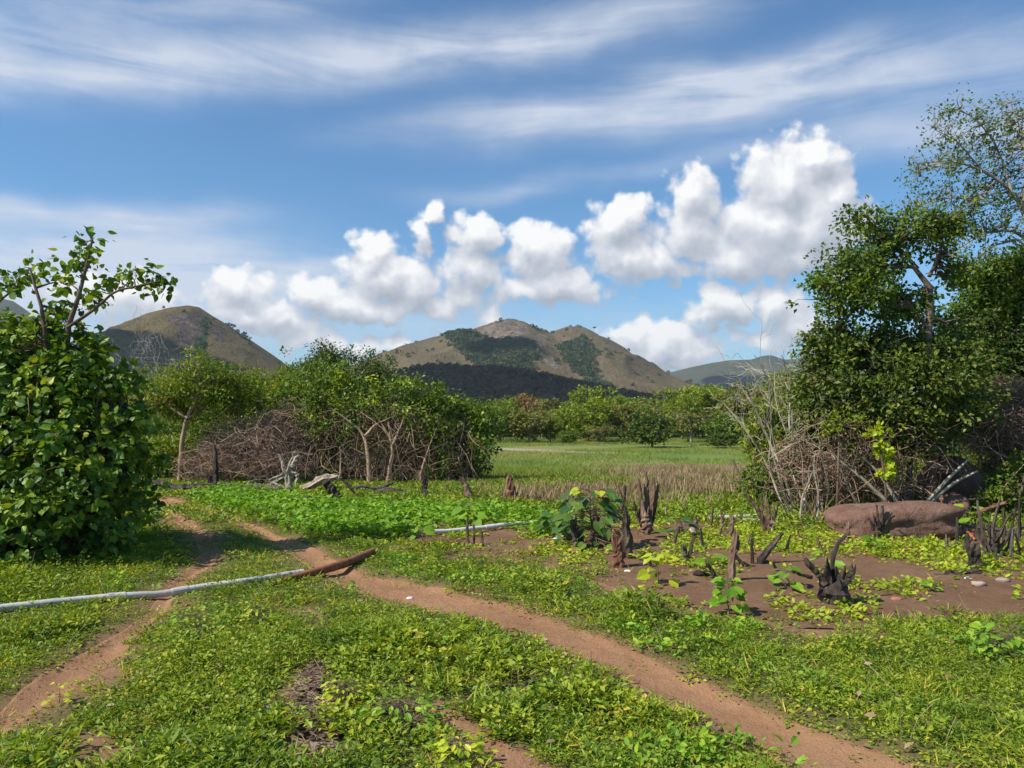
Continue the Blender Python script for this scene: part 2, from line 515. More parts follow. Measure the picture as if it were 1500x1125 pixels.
for bnd in [(-300,66,1000,2,34,1.25),(-300,10,500,-10,26,.6),(680,196,1150,130,34,.9),(1000,150,1700,30,40,1.0),(900,110,1300,80,22,.35),(500,205,900,150,22,.35),(640,290,1100,225,13,.55),(1150,220,1650,170,26,.75),(-200,290,340,318,17,1.0),(-250,350,400,360,26,1.1),(-250,405,450,408,36,1.25),(100,380,640,400,16,.6),(-200,470,700,470,46,.6),(650,480,1300,480,50,.3)]:
    b = band(*bnd)
    cir = b if cir is None else math_(wt, 'ADD', cir, b)
mpc = wt.nodes.new("ShaderNodeMapping"); mpc.inputs["Rotation"].default_value = (0, 0, radians(-9)); mpc.inputs["Scale"].default_value = (1.6, 11, 1)
wt.links.new(cmb.outputs[0], mpc.inputs["Vector"])
cn = noise(wt, 2.3, 8, .58, mpc.outputs[0], .6)
cn2 = noise(wt, 7, 5, .6, cmb.outputs[0])
cs = math_(wt, 'ADD', math_(wt, 'MULTIPLY', cn.outputs[0], 1.45), math_(wt, 'MULTIPLY', cn2.outputs[0], .65))
cs = math_(wt, 'SUBTRACT', cs, .56, clamp=True)
ca = math_(wt, 'MULTIPLY', cir, cs, clamp=True)
ca = math_(wt, 'MINIMUM', math_(wt, 'MULTIPLY', ca, 1.2), .85)
tint = mix(wt, 1.0, sky.outputs[0], (.60, .92, 1.10), 'MULTIPLY')
c1 = mix(wt, ca, tint, (5.3, 5.7, 6.5))
c2 = mix(wt, math_(wt, 'MULTIPLY', alpha.outputs[0], .96), c1, ccol)
wt.links.new(c2, bg.inputs["Color"]); wt.links.new(bg.outputs[0], wout.inputs["Surface"])
world.cycles.sampling_method = 'MANUAL'; world.cycles.sample_map_resolution = 512

sc.view_settings.view_transform = 'Standard'; sc.view_settings.look = 'None'
sc.view_settings.exposure = .42; sc.view_settings.gamma = 1; sc.view_settings.use_curve_mapping = False
sc.cycles.max_bounces = 6; sc.cycles.diffuse_bounces = 3; sc.cycles.transmission_bounces = 4; sc.cycles.glossy_bounces = 2
sc.cycles.transparent_max_bounces = 4; sc.cycles.use_denoising = True
sc.cycles.caustics_reflective = False; sc.cycles.caustics_refractive = False

# ------------------------------------------------------------------ ground
M_SOIL = soilmat("soil", [(.25, (.085, .05, .035)), (.5, (.14, .085, .058)), (.75, (.20, .13, .09))], bump=.6)
M_PATH = soilmat("path_dirt", [(.3, (.21, .105, .050)), (.5, (.35, .190, .100)), (.7, (.45, .265, .150))], scale=.9, bump=.7, bdist=.035)
M_FIELD = soilmat("field_soil", [(.3, (.095, .052, .028)), (.5, (.18, .102, .058)), (.7, (.28, .172, .105))], scale=1.6, bump=.8)

def ground_mat():
    m, nt, out = newmat("ground")
    pos = geo_pos(nt)
    n1 = noise(nt, 1.2, 6, .62, pos, .3); n2 = noise(nt, 42, 6, .75, pos)
    f = math_(nt, 'ADD', math_(nt, 'MULTIPLY', n1.outputs[0], .45), math_(nt, 'MULTIPLY', n2.outputs[0], .55))
    soil = ramp(nt, [(.28, (.13, .070, .038)), (.5, (.23, .132, .076)), (.72, (.33, .205, .125))], f).outputs[0]
    sward = ramp(nt, [(.3, (.055, .045, .022)), (.45, (.085, .085, .028)), (.58, (.10, .115, .03)), (.72, (.15, .11, .06))], f).outputs[0]
    mead = ramp(nt, [(.3, (.10, .15, .035)), (.5, (.15, .20, .05)), (.7, (.23, .20, .09))], noise(nt, .09, 6, .6, pos, .5).outputs[0]).outputs[0]
    sepn = N_(nt, "ShaderNodeSeparateXYZ"); nt.links.new(pos, sepn.inputs[0])
    far = N_(nt, "ShaderNodeMapRange"); far.inputs["From Min"].default_value = 18; far.inputs["From Max"].default_value = 34
    nt.links.new(sepn.outputs[1], far.inputs[0])
    sw = mix(nt, far.outputs[0], sward, mead)
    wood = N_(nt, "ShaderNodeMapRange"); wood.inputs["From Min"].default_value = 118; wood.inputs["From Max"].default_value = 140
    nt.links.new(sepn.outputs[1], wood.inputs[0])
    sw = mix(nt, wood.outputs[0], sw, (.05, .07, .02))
    col = mix(nt, attr(nt), soil, sw)
    p = N_(nt, "ShaderNodeBsdfPrincipled"); p.inputs["Roughness"].default_value = .95; p.inputs["Specular IOR Level"].default_value = .1
    nt.links.new(col, p.inputs["Base Color"])
    b = N_(nt, "ShaderNodeBump"); b.inputs["Strength"].default_value = .6; b.inputs["Distance"].default_value = .03
    nt.links.new(f, b.inputs["Height"]); nt.links.new(b.outputs[0], p.inputs["Normal"])
    nt.links.new(p.outputs[0], out.inputs[0])
    return m

def cover(x, y):
    """How much of the ground the low green growth covers (0 bare soil .. 1)."""
    x = np.asarray(x, float); y = np.asarray(y, float)
    c = np.ones(x.shape)
    w = 0.26 * (fbm(x * 4.5 + 3, y * 4.5, o=4) - .5)
    s = np.minimum(sdist(P_PATH, x, y), sdist(P_TRK, x, y) - .04) + w * np.clip(y / 6, .6, 1.6)
    c *= sstep(-.07, .05, s) * (.62 + .38 * sstep(.05, .35, s))
    for P, e in ((P_BARE, .10), (P_BARE2, .10), (P_BARE3, .12), (P_BARE4, .12), (P_LITTER, .12)):
        c *= sstep(-.03, e, sdist(P, x, y) + w * 1.4)
    fs = sdist(P_FIELD, x, y) + w * 4
    c *= sstep(-.1, .35, fs)
    return c

def grid_sheet(name, xs, ys, mat, zf, vf):
    X, Y = np.meshgrid(xs, ys)
    x, y = X.ravel(), Y.ravel()
    nx, ny = len(xs), len(ys)
    i = np.arange(ny - 1)[:, None] * nx + np.arange(nx - 1)[None, :]
    Q = np.stack([i, i + 1, i + nx + 1, i + nx], -1).reshape(-1, 4)
    mb = MB(); mb.add(np.stack([x, y, zf(x, y)], 1), Q=Q, v=vf(x, y))
    return mb.build(name, mat, smooth=True)

xs = np.concatenate([-np.geomspace(3700, 9.3, 40), np.arange(-9, 9.01, .085), np.geomspace(9.3, 3700, 40)])
ys = np.concatenate([-np.geomspace(600, 4, 14), np.arange(-3, 2.0, .5), np.arange(2.0, 17, .085), np.geomspace(17.1, 4600, 120)])
def gcov(x, y):
    c = np.ones(x.shape); m = (y > 1) & (y < 25) & (np.abs(x) < 18)
    c[m] = cover(x[m], y[m]); return c
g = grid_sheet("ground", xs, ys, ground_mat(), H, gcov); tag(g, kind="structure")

def ribbon(name, L, R, mat, lift, n=150, m=14, seed=1):
    rng = np.random.RandomState(seed)
    l = resample(L, n); r = resample(R, n)
    mid = (l + r) / 2; half = (r - l) / 2
    wl = 1.02 + .16 * (fbm(np.arange(n) * .22 + seed, np.zeros(n)) - .5) * 2
    wr = 1.02 + .16 * (fbm(np.arange(n) * .22 + seed + 90, np.zeros(n)) - .5) * 2
    s = np.linspace(-1, 1, m)
    w = np.where(s[None, :] < 0, wl[:, None], wr[:, None])
    P = mid[:, None, :] + half[:, None, :] * (s[None, :] * w)[..., None]
    x, y = P[..., 0].ravel(), P[..., 1].ravel()
    edge = np.abs(np.tile(s, n))
    z = H(x, y) + lift - .02 * (edge > .99)
    i = np.arange(n - 1)[:, None] * m + np.arange(m - 1)[None, :]
    Q = np.stack([i, i + 1, i + m + 1, i + m], -1).reshape(-1, 4)
    mb = MB(); mb.add(np.stack([x, y, z], 1), Q=Q)
    o = mb.build(name, mat, smooth=True); tag(o, kind="structure"); return o

def patch(name, P, mat, lift, step=.12):
    lo, hi = P.min(0), P.max(0)
    xs = np.arange(lo[0], hi[0] + step, step); ys = np.arange(lo[1], hi[1] + step, step)
    X, Y = np.meshgrid(xs, ys); x, y = X.ravel(), Y.ravel()
    sd = sdist(P, x, y) + .28 * (fbm(x * 2.2, y * 2.2, o=3) - .5)
    keep = sd < step * 1.6
    nx, ny = len(xs), len(ys)
    i = (np.arange(ny - 1)[:, None] * nx + np.arange(nx - 1)[None, :]).ravel()
    Q = np.stack([i, i + 1, i + nx + 1, i + nx], -1)
    Q = Q[keep[Q].all(1)]
    z = H(x, y) + lift + .045 * (fbm(x * 2.6, y * 2.6 + 3, o=4) - .35) * np.clip(-sd * 3, 0, 1) - (lift + .03) * sstep(-.03, step * 1.5, sd)
    used = np.unique(Q); mp = -np.ones(len(x), int); mp[used] = np.arange(len(used))
    mb = MB(); mb.add(np.stack([x, y, z], 1)[used], Q=mp[Q])
    o = mb.build(name, mat, smooth=True); tag(o, kind="structure"); return o

ribbon("path", PATH_L, PATH_R, M_PATH, .014, seed=3)
ribbon("footpath", TRK_L, TRK_R, M_PATH, .010, seed=8)
patch("field_soil", P_FIELD, M_FIELD, .012)
patch("bare_earth", P_BARE, M_PATH, .010, step=.05)

# pale sandy streaks across the meadow, loose clods and pebbles on the path
M_SAND = soilmat("meadow_sand", [(.3, (.22, .17, .11)), (.5, (.34, .27, .18)), (.7, (.45, .36, .26))], bump=.3)
ribbon("sandy_track", flats([(722,657),(760,658),(810,660),(860,662),(905,663.5)]), flats([(722,660),(760,661.5),(810,664),(860,665),(905,665)]), M_SAND, .05, n=40, m=6, seed=5)
rng = np.random.RandomState(77)
mb = MB()
for Pz, n in ((P_PATH, 900), (P_TRK, 420), (P_BARE, 120), (P_FIELD, 700)):
    lo, hi = np.maximum(Pz.min(0), (-8, 3)), np.minimum(Pz.max(0), (9, 13))
    x = lo[0] + rng.rand(n * 5) * (hi - lo)[0]; y = lo[1] + rng.rand(n * 5) * (hi - lo)[1]
    sdv = sdist(Pz, x, y); k = (sdv < .02) & (rng.rand(n * 5) < .25 + .75 * (sdv > -.12)); x, y = x[k][:n], y[k][:n]; n = len(x)
    r = .004 + .011 * rng.rand(n) ** 2.5
    oc = np.array([(1, 0, 0), (0, 1, 0), (-1, 0, 0), (0, -1, 0), (.2, .1, .7), (0, 0, -.6)], float)
    a = rng.rand(n) * 6.28
    o = oc[None] * (.7 + .6 * rng.rand(n, 6, 1)) * r[:, None, None]
    V = np.stack([o[..., 0] * np.cos(a)[:, None] - o[..., 1] * np.sin(a)[:, None], o[..., 0] * np.sin(a)[:, None] + o[..., 1] * np.cos(a)[:, None], o[..., 2]], -1) + np.stack([x, y, H(x, y) + .014], 1)[:, None, :]
    T = np.array([(0, 1, 4), (1, 2, 4), (2, 3, 4), (3, 0, 4), (1, 0, 5), (2, 1, 5), (3, 2, 5), (0, 3, 5)])
    mb.add(V.reshape(-1, 3), T=(T[None] + (np.arange(n) * 6)[:, None, None]).reshape(-1, 3))
tag(mb.build("pebbles", soilmat("clod", [(.3, (.14, .075, .045)), (.5, (.26, .16, .10)), (.7, (.40, .30, .22))], scale=9)), kind="stuff")

# ------------------------------------------------------------------ water seen through the thicket
mb = MB()
wx = np.array([(-34, 62), (-8, 66), (-6, 84), (-20, 95), (-44, 92)], float)
mb.add(np.column_stack([wx, np.full(5, -1.84)]), T=[(0, 1, 2), (0, 2, 3), (0, 3, 4)])
wm, nt, out = newmat("pond_water")
p = N_(nt, "ShaderNodeBsdfPrincipled"); p.inputs["Base Color"].default_value = (.30, .33, .36, 1); p.inputs["Roughness"].default_value = .12
bn = N_(nt, "ShaderNodeBump"); bn.inputs["Strength"].default_value = .1
nt.links.new(noise(nt, 2, 3, .5, geo_pos(nt)).outputs[0], bn.inputs["Height"]); nt.links.new(bn.outputs[0], p.inputs["Normal"])
nt.links.new(p.outputs[0], out.inputs[0])
tag(mb.build("pond_water", wm), kind="structure")

# ------------------------------------------------------------------ hills
def hillmat(name, dry, forest, rock, fs=.02):
    m, nt, out = newmat(name)
    pos = geo_pos(nt)
    n1 = noise(nt, fs, 8, .62, pos, .3); n2 = noise(nt, fs * 9, 5, .7, pos)
    f = math_(nt, 'ADD', math_(nt, 'MULTIPLY', n1.outputs[0], .65), math_(nt, 'MULTIPLY', n2.outputs[0], .35))
    c = ramp(nt, [(.3, dry[0]), (.5, dry[1]), (.7, dry[2])], f).outputs[0]
    # scattered scrub dots
    vo = N_(nt, "ShaderNodeTexVoronoi"); vo.inputs["Scale"].default_value = .10; nt.links.new(pos, vo.inputs["Vector"])
    dot = math_(nt, 'MULTIPLY', math_(nt, 'LESS_THAN', vo.outputs["Distance"], .30), ramp(nt, [(.48, (0, 0, 0)), (.58, (1, 1, 1))], noise(nt, fs * 1.6, 4, .6, pos).outputs[0]).outputs[0])
    c = mix(nt, math_(nt, 'MULTIPLY', dot, .7), c, forest[0])
    fa = ramp(nt, [(.42, (0, 0, 0)), (.58, (1, 1, 1))], math_(nt, 'ADD', attr(nt, "wood"), math_(nt, 'MULTIPLY', math_(nt, 'SUBTRACT', n2.outputs[0], .5), .7))).outputs[0]
    c = mix(nt, fa, c, ramp(nt, [(.3, forest[0]), (.7, forest[1])], n2.outputs[0]).outputs[0])
    ra = ramp(nt, [(.45, (0, 0, 0)), (.6, (1, 1, 1))], math_(nt, 'ADD', attr(nt, "rock"), math_(nt, 'MULTIPLY', math_(nt, 'SUBTRACT', n2.outputs[0], .5), 1.3))).outputs[0]
    mp = N_(nt, "ShaderNodeMapping"); mp.inputs["Scale"].default_value = (1, 1, .35); nt.links.new(pos, mp.inputs["Vector"])
    rn = noise(nt, fs * 7, 5, .7, mp.outputs[0])
    c = mix(nt, ra, c, ramp(nt, [(.35, rock[0]), (.62, rock[1])], rn.outputs[0]).outputs[0])
    p = N_(nt, "ShaderNodeBsdfPrincipled"); p.inputs["Roughness"].default_value = 1; p.inputs["Specular IOR Level"].default_value = 0
    nt.links.new(c, p.inputs["Base Color"])
    b = N_(nt, "ShaderNodeBump"); b.inputs["Strength"].default_value = .9; b.inputs["Distance"].default_value = 8
    nt.links.new(n2.outputs[0], b.inputs["Height"]); nt.links.new(b.outputs[0], p.inputs["Normal"])
    nt.links.new(p.outputs[0], out.inputs[0])
    return m

def project(x, y, z):
    dz = z - CAM_H
    yy = y * cos(PITCH) + dz * sin(PITCH); up = -y * sin(PITCH) + dz * cos(PITCH)
    return 750 + F * x / yy, 562.5 - F * up / yy

def soft(Ppx, px, py, w):
    return sstep(w, -w, sdist(np.array(Ppx, float), px, py))

def hill(name, D, sil, wf, wb, mat, gully=.25, gs=1.0, nx=300, nf=110, woods=(), rocks=(), pw=1.25, seed=0, spread=.25):
    P = np.array([at(px, py, D) for px, py in sil])
    X0, X1 = P[0, 0], P[-1, 0]
    xs = np.linspace(X0, X1, nx)
    rz = np.interp(xs, P[:, 0], P[:, 2])
    k = max(1, nx // 140); ker = np.hanning(2 * k + 1); ker /= ker.sum()
    rz = np.convolve(np.pad(rz, k, mode='edge'), ker, 'valid')
    base = float(H0(0, min(D, 500))) - 6
    t = np.concatenate([np.linspace(1, 0, nf) , -np.linspace(0, 1, 30)[1:]])
    Tm, Xm = np.meshgrid(t, xs, indexing='ij')
    hgt = np.maximum(rz - base, .5)[None, :]
    cx = .5 * (X0 + X1)
    Y = np.where(Tm > 0, D - Tm * wf, D - Tm * wb)
    Xw = Xm + (Xm - cx) * spread * np.maximum(Tm, 0)
    ta = np.abs(Tm)
    # spurs and gullies run down the slope
    gx = Xm / (wf * .35) * gs
    gl = (1 - np.abs(2 * fbm(gx + seed * 7.7 + .8 * (fbm(Xw * .004, Y * .004 + seed) - .5), ta * 1.3 + seed, o=3) - 1)) - .62
    gl2 = fbm(Xw * 9 / wf + seed, Y * 9 / wf, o=5) - .5
    prof = (1 - ta) ** pw
    Z = base + hgt * prof * (1 + gully * gl * np.minimum(1, ta * 5)) + hgt * .10 * gl2 * np.minimum(1, ta * 6 + .12)
    x, y, z = Xw.ravel(), Y.ravel(), Z.ravel()
    ny = len(t)
    i = np.arange(ny - 1)[:, None] * nx + np.arange(nx - 1)[None, :]
    Q = np.stack([i, i + 1, i + nx + 1, i + nx], -1).reshape(-1, 4)
    mb = MB(); mb.add(np.stack([x, y, z], 1), Q=Q)
    o = mb.build(name, mat, smooth=True); tag(o, kind="structure")
    px, py = project(x, y, z)
    front = (Tm.ravel() > -.02)
    for nm, lst in (("wood", woods), ("rock", rocks)):
        a = np.zeros(len(x))
        for Pp in lst: a = np.maximum(a, soft(Pp, px, py, 12))
        a *= front
        o.data.attributes.new(nm, 'FLOAT', 'POINT').data.foreach_set("value", a.astype(np.float32))
        if nm == "wood": wa = a
    return np.stack([x, y, z], 1), wa, front

DRY = [(.10, .082, .046), (.155, .122, .068), (.20, .155, .09)]
FOR = [(.034, .060, .030), (.058, .094, .042)]
ROCK = [(.09, .072, .055), (.27, .215, .165)]
z4 = lambda L: [(560 + a / 2.5, 440 + b / 2.5) for a, b in L]
M_HILL = hillmat("dry_grass_hill", DRY, FOR, ROCK)
main_pts = hill("mountain", 1500, [(440,600),(500,560),(560,527),(600,508),(640,495),(660,489),(690,486),(705,481),(722,473),(745,466),(768,471),(786,481),(806,487),(832,478),(852,479),(868,487),(890,503),(920,524),(945,538),(965,552),(1010,580),(1060,606)],
     620, 500, M_HILL, gully=.5, gs=1.0, seed=3,
     woods=[z4([(235,122),(300,112),(350,118),(420,152),(500,140),(545,150),(560,200),(545,262),(470,250),(400,245),(360,240),(290,190)]),
            z4([(650,170),(700,150),(745,130),(770,190),(775,240),(800,290),(850,325),(790,320),(730,275),(690,240),(660,205)])],
     rocks=[z4([(340,118),(400,85),(470,68),(530,90),(545,120),(520,140),(480,148),(420,148)]), z4([(555,130),(600,120),(600,165),(570,180)]), z4([(660,140),(740,140),(750,170),(690,180)]),z4([(820,265),(850,265),(850,285),(820,285)]),z4([(585,200),(640,205),(650,250),(600,240)])])
M_HILL2 = hillmat("green_brown_hill", [(.095, .078, .040), (.145, .112, .056), (.19, .145, .078)], FOR, [(.06, .05, .042), (.17, .135, .11)])
left_pts = hill("hill", 1100, [(-60,640),(40,560),(110,520),(150,500),(190,477),(225,457),(250,450),(275,447),(292,450),(310,462),(340,480),(370,500),(400,520),(430,542),(470,570),(530,610)],
     420, 400, M_HILL2, gully=.36, gs=.8, seed=5,
     woods=[[(292,470),(306,462),(302,510),(298,530),(282,515)], [(325,470),(345,478),(372,498),(360,498)], [(160,560),(420,560),(420,640),(160,640)]],
     rocks=[[(240,462),(295,456),(300,485),(280,510),(250,500),(262,480)], [(310,483),(328,483),(328,503),(314,500)]])
M_HILL3 = hillmat("dark_scrub_hill", [(.12, .085, .05), (.18, .125, .075), (.23, .16, .10)], [(.016, .024, .012), (.04, .05, .022)], ROCK, fs=.03)
dark_pts = hill("dark_hill", 760, [(480,610),(540,580),(572,552),(590,541),(620,535),(650,534),(680,537),(720,537),(760,541),(800,549),(850,560),(900,569),(935,577),(990,592),(1050,612)],
     240, 300, M_HILL3, gully=.25, gs=1.4, seed=9, woods=[[(640,530),(1060,560),(1060,640),(880,585),(760,550)]], pw=1.1)
M_HILL4 = hillmat("far_hill", [(.055, .065, .045), (.08, .085, .055), (.105, .10, .068)], FOR, ROCK, fs=.012)
far_pts = hill("far_hill", 3000, [(850,600),(930,560),(965,549),(1000,541),(1040,532),(1065,528),(1100,527),(1118,521),(1130,520),(1150,527),(1180,524),(1230,515),(1300,512),(1400,520),(1560,540),(1700,570)],
     900, 700, M_HILL4, gully=.2, seed=11)
hill("far_hill", 2200, [(-700,600),(-400,540),(-150,470),(-60,440),(0,436),(20,441),(60,470),(110,520),(180,590)], 800, 700, M_HILL4, gully=.25, seed=14)

# woods on the slopes: far-off scrub that reads as one mass
FARLEAF = leafmat("far_scrub_leaf", [(0, (.02, .038, .014)), (.5, (.036, .06, .022)), (1, (.075, .08, .035))], trans=.15, rough=.8, spec=.1, gain=(1.9, 1.8, 1.9))
DARKLEAF = leafmat("dark_scrub_leaf", [(0, (.085, .068, .038)), (.6, (.18, .125, .072)), (1, (.25, .17, .105))], trans=.1, rough=.9, spec=.05, gain=(1, 1, 1))
def scrub(name, pts, prob, n, size, mat, seed):
    rng = np.random.RandomState(seed)
    p = prob / prob.sum()
    idx = rng.choice(len(pts), n, p=p)
    C = pts[idx] + rng.randn(n, 3) * np.array([size * 1.2, size * 1.2, 0])
    s = size * (.55 + .8 * rng.rand(n))
    mb = MB(); k = 34
    d = nrm(rng.randn(n, k, 3)); d[..., 2] = np.abs(d[..., 2]) * 1.0 - .15
    P = C[:, None, :] + d * s[:, None, None] * (.55 + .45 * rng.rand(n, k, 1)) * np.array([.62, .62, .8])
    D = nrm(d + .8 * rng.randn(n, k, 3)); Nn = nrm(d + .5 * rng.randn(n, k, 3) + np.array([0, 0, .5]))
    v = np.clip(.5 + .25 * rng.randn(n)[:, None] + .12 * rng.randn(n, k), 0, 1)
    leaves(mb, P.reshape(-1, 3), D.reshape(-1, 3), Nn.reshape(-1, 3), (s[:, None] * (.5 + .3 * rng.rand(n, k))).ravel(), LEAFW, v.ravel())
    tag(mb.build(name, mat), kind="stuff")
P_, w_, f_ = main_pts
scrub("hillside_woodland", P_, (w_ > .5) * 1.0 + f_ * .007, 3000, 4.4, FARLEAF, 21)
P_, w_, f_ = left_pts
scrub("hillside_woodland", P_, (w_ > .5) * 1.0 + f_ * .012, 1300, 3.4, FARLEAF, 22)
P_, w_, f_ = dark_pts
scrub("scrub_woodland", P_, f_ * 1.0, 5200, 2.3, DARKLEAF, 23)

# clouds that throw the shadows on the hills; they stand above the picture, like the ones in it
CL = plain("cloud_white", (.8, .8, .8), rough=1, var=.02, scale=.01)
def cloud(cx, cy, cz, h, parts, seed):
    """Heaped cloud h metres up on the sun side of the point it shades."""
    c = np.array([cx, cy, cz]) + SUN * ((h - cz) / SUN[2])
    rng = np.random.RandomState(seed)
    mb = MB()
    for (dx, dy, rx, ry) in parts:
        nu, nv = 28, 14
        u = np.linspace(0, 2 * pi, nu, endpoint=False); v = np.linspace(-pi / 2, pi / 2, nv)
        Uu, Vm = np.meshgrid(u, v)
        d = np.stack([np.cos(Uu) * np.cos(Vm), np.sin(Uu) * np.cos(Vm), np.sin(Vm)], -1)
        b = .8 + .5 * fbm(d[..., 0] * 2.2 + seed + dx, d[..., 1] * 2.2 + dy, d[..., 2] * 2.2)
        rz = min(rx, ry) * .55
        P = d * b[..., None] * np.array([rx, ry, rz]); P[..., 2] = np.maximum(P[..., 2], -rz * .3)
        P = P + c + np.array([dx, dy, 0])
        i = np.arange(nv - 1)[:, None] * nu; s = np.arange(nu)[None, :]; s1 = (s + 1) % nu
        Q = np.stack([i + s, i + s1, i + nu + s1, i + nu + s], -1).reshape(-1, 4)
        mb.add(P.reshape(-1, 3), Q=Q)
    o = mb.build("cloud", CL, smooth=True); tag(o, kind="structure")
H0f = lambda p: p
c = at(700, 575, 640); cloud(c[0], c[1], 20, 900, [(0, 20, 180, 110), (-140, 0, 110, 90), (140, 20, 120, 90)], 1)
c = at(235, 530, 900); cloud(c[0], c[1], 70, 1000, [(0, 0, 90, 70), (-130, 20, 120, 100), (70, -40, 60, 45)], 2)
c = at(735, 520, 1270); cloud(c[0], c[1], 120, 1300, [(0, 0, 55, 50)], 3)
c = at(1085, 550, 2500); cloud(c[0], c[1], 150, 1900, [(0, 0, 140, 200), (110, 40, 110, 160)], 4)
# ------------------------------------------------------------------ leaf and bark materials
G_GRASS = leafmat("low_weed_leaf", [(0, (.030, .075, .010)), (.3, (.075, .150, .016)), (.55, (.135, .225, .022)), (.8, (.21, .275, .028)), (1, (.30, .28, .06))], trans=.34, patch=.7, pscale=1.3, gain=(2.0, 1.6, 1.2))
G_CROP = leafmat("crop_leaf", [(0, (.06, .13, .012)), (.4, (.13, .235, .018)), (.75, (.21, .31, .024)), (1, (.33, .35, .04))], trans=.35, patch=.3, pscale=1.5)
G_BROAD = leafmat("broad_weed_leaf", [(0, (.05, .14, .014)), (.5, (.10, .25, .022)), (1, (.19, .33, .032))], trans=.38, patch=.3, pscale=1.2)
G_MEADOW = leafmat("meadow_blade", [(0, (.05, .10, .018)), (.35, (.085, .16, .022)), (.65, (.13, .185, .04)), (.85, (.20, .17, .08)), (1, (.24, .18, .10))], trans=.3, patch=1.3, pscale=.10)
G_DRY = leafmat("dry_blade", [(0, (.14, .13, .045)), (.4, (.30, .205, .125)), (.75, (.42, .30, .20)), (1, (.24, .22, .07))], trans=.25, rough=.8, patch=.3, pscale=.5, gain=(1.1, 1.1, 1.1))

# ------------------------------------------------------------------ low growth
def field_pts(rng, y0, y1, dens, margin=1.3, slope=.70):
    ymax = slope * y1 + margin
    n = int(dens * (y1 - y0) * 2 * ymax)
    x = (rng.rand(n) * 2 - 1) * ymax; y = y0 + rng.rand(n) * (y1 - y0)
    k = np.abs(x) < slope * y + margin
    return x[k], y[k]

def tufts(mb, rng, x, y, k, rad, hgt, size, tmpl, up=.5, flatness=.8, vshift=None, grow=None):
    n = len(x)
    if n == 0: return
    z = H(x, y)
    a = rng.rand(n, k) * 2 * pi
    rr = rad * np.sqrt(rng.rand(n, k)) * (.6 + .8 * rng.rand(n, 1))
    g = np.ones(n) if grow is None else grow
    hh = hgt * g[:, None] * (.25 + .75 * rng.rand(n, k)) * (1.15 - .6 * rr / rad / 1.4)
    P = np.stack([x[:, None] + rr * np.cos(a), y[:, None] + rr * np.sin(a), z[:, None] + hh], -1)
    a2 = a + rng.randn(n, k) * .9
    D = np.stack([np.cos(a2), np.sin(a2), up + .45 * rng.randn(n, k)], -1)
    Nn = np.stack([.5 * rng.randn(n, k), .5 * rng.randn(n, k), np.full((n, k), flatness)], -1)
    S = size * (.55 + .8 * rng.rand(n, k)) * (.6 + .4 * g[:, None])
    v = np.clip(.42 + .13 * rng.randn(n, 1) + .12 * rng.randn(n, k) + (0 if vshift is None else vshift[:, None]), 0, 1)
    leaves(mb, P.reshape(-1, 3), D.reshape(-1, 3), Nn.reshape(-1, 3), S.ravel(), tmpl, v.ravel())

def accept(rng, x, y, f):
    p = f(x, y); k = rng.rand(len(x)) < p
    return x[k], y[k]

def grass_prob(x, y):
    c = cover(x, y)
    n = fbm(x * 1.7 + 40, y * 1.7, o=3)
    return c * (.16 + .84 * sstep(.26, .44, n))

def growth(x, y):
    """Lower near the trodden edges, knee-high in patches."""
    s = np.minimum(sdist(P_PATH, x, y), sdist(P_TRK, x, y))
    n = fbm(x * 1.1 + 11, y * 1.1, o=3)
    return (.35 + .65 * sstep(.0, .55, s)) * (.35 + 1.0 * n + 1.3 * sstep(.55, .75, n))

DRY_P = flats([(760,722),(830,719),(900,714),(960,712),(1080,706),(1120,712),(1100,728),(1000,736),(900,736),(800,734),(740,730)])
DRY_P2 = flats([(930,690),(1000,684),(1080,688),(1090,700),(1000,702),(930,698)])
def dry_prob(x, y):
    d = np.minimum(sdist(DRY_P, x, y), sdist(DRY_P2, x, y) * .5) + 3.0 * (fbm(x * .25, y * .25, o=3) - .5)
    return .85 * sstep(1.2, -1.6, d)

rng = np.random.RandomState(100)
mb = MB()
x, y = accept(rng, *field_pts(rng, 2.5, 6.2, 300), grass_prob); gr = growth(x, y)
k = rng.rand(len(x)) < .35 + .5 * sstep(.4, .6, fbm(x * .7 + 50, y * .7, o=2))
tufts(mb, rng, x[k], y[k], 22, .085, .06, .034, LANCE, up=.4, grow=gr[k])
tufts(mb, rng, x[~k], y[~k], 20, .075, .055, .032, LEAFW, up=.25, grow=gr[~k], vshift=np.full((~k).sum(), .08))
kk = rng.rand(len(x)) < .18
tufts(mb, rng, x[kk], y[kk], 10, .05, .03, .085, BLADE, up=1.1, flatness=.4, grow=gr[kk])
x, y = accept(rng, *field_pts(rng, 6.2, 11.5, 135), grass_prob); gr = growth(x, y)
k = rng.rand(len(x)) < .6
tufts(mb, rng, x[k], y[k], 18, .12, .065, .05, LANCE, up=.5, grow=gr[k])
tufts(mb, rng, x[~k], y[~k], 14, .11, .065, .042, LEAF4, up=.3, grow=gr[~k], vshift=np.full((~k).sum(), .05))
tag(mb.build("grass", G_GRASS), kind="stuff")
mb = MB()
x, y = accept(rng, *field_pts(rng, 11.5, 21, 60), grass_prob); k = dry_prob(x, y) < .3; x, y = x[k], y[k]
tufts(mb, rng, x, y, 15, .19, .085, .075, LEAF4, up=.5)
tag(mb.build("grass", G_GRASS), kind="stuff")

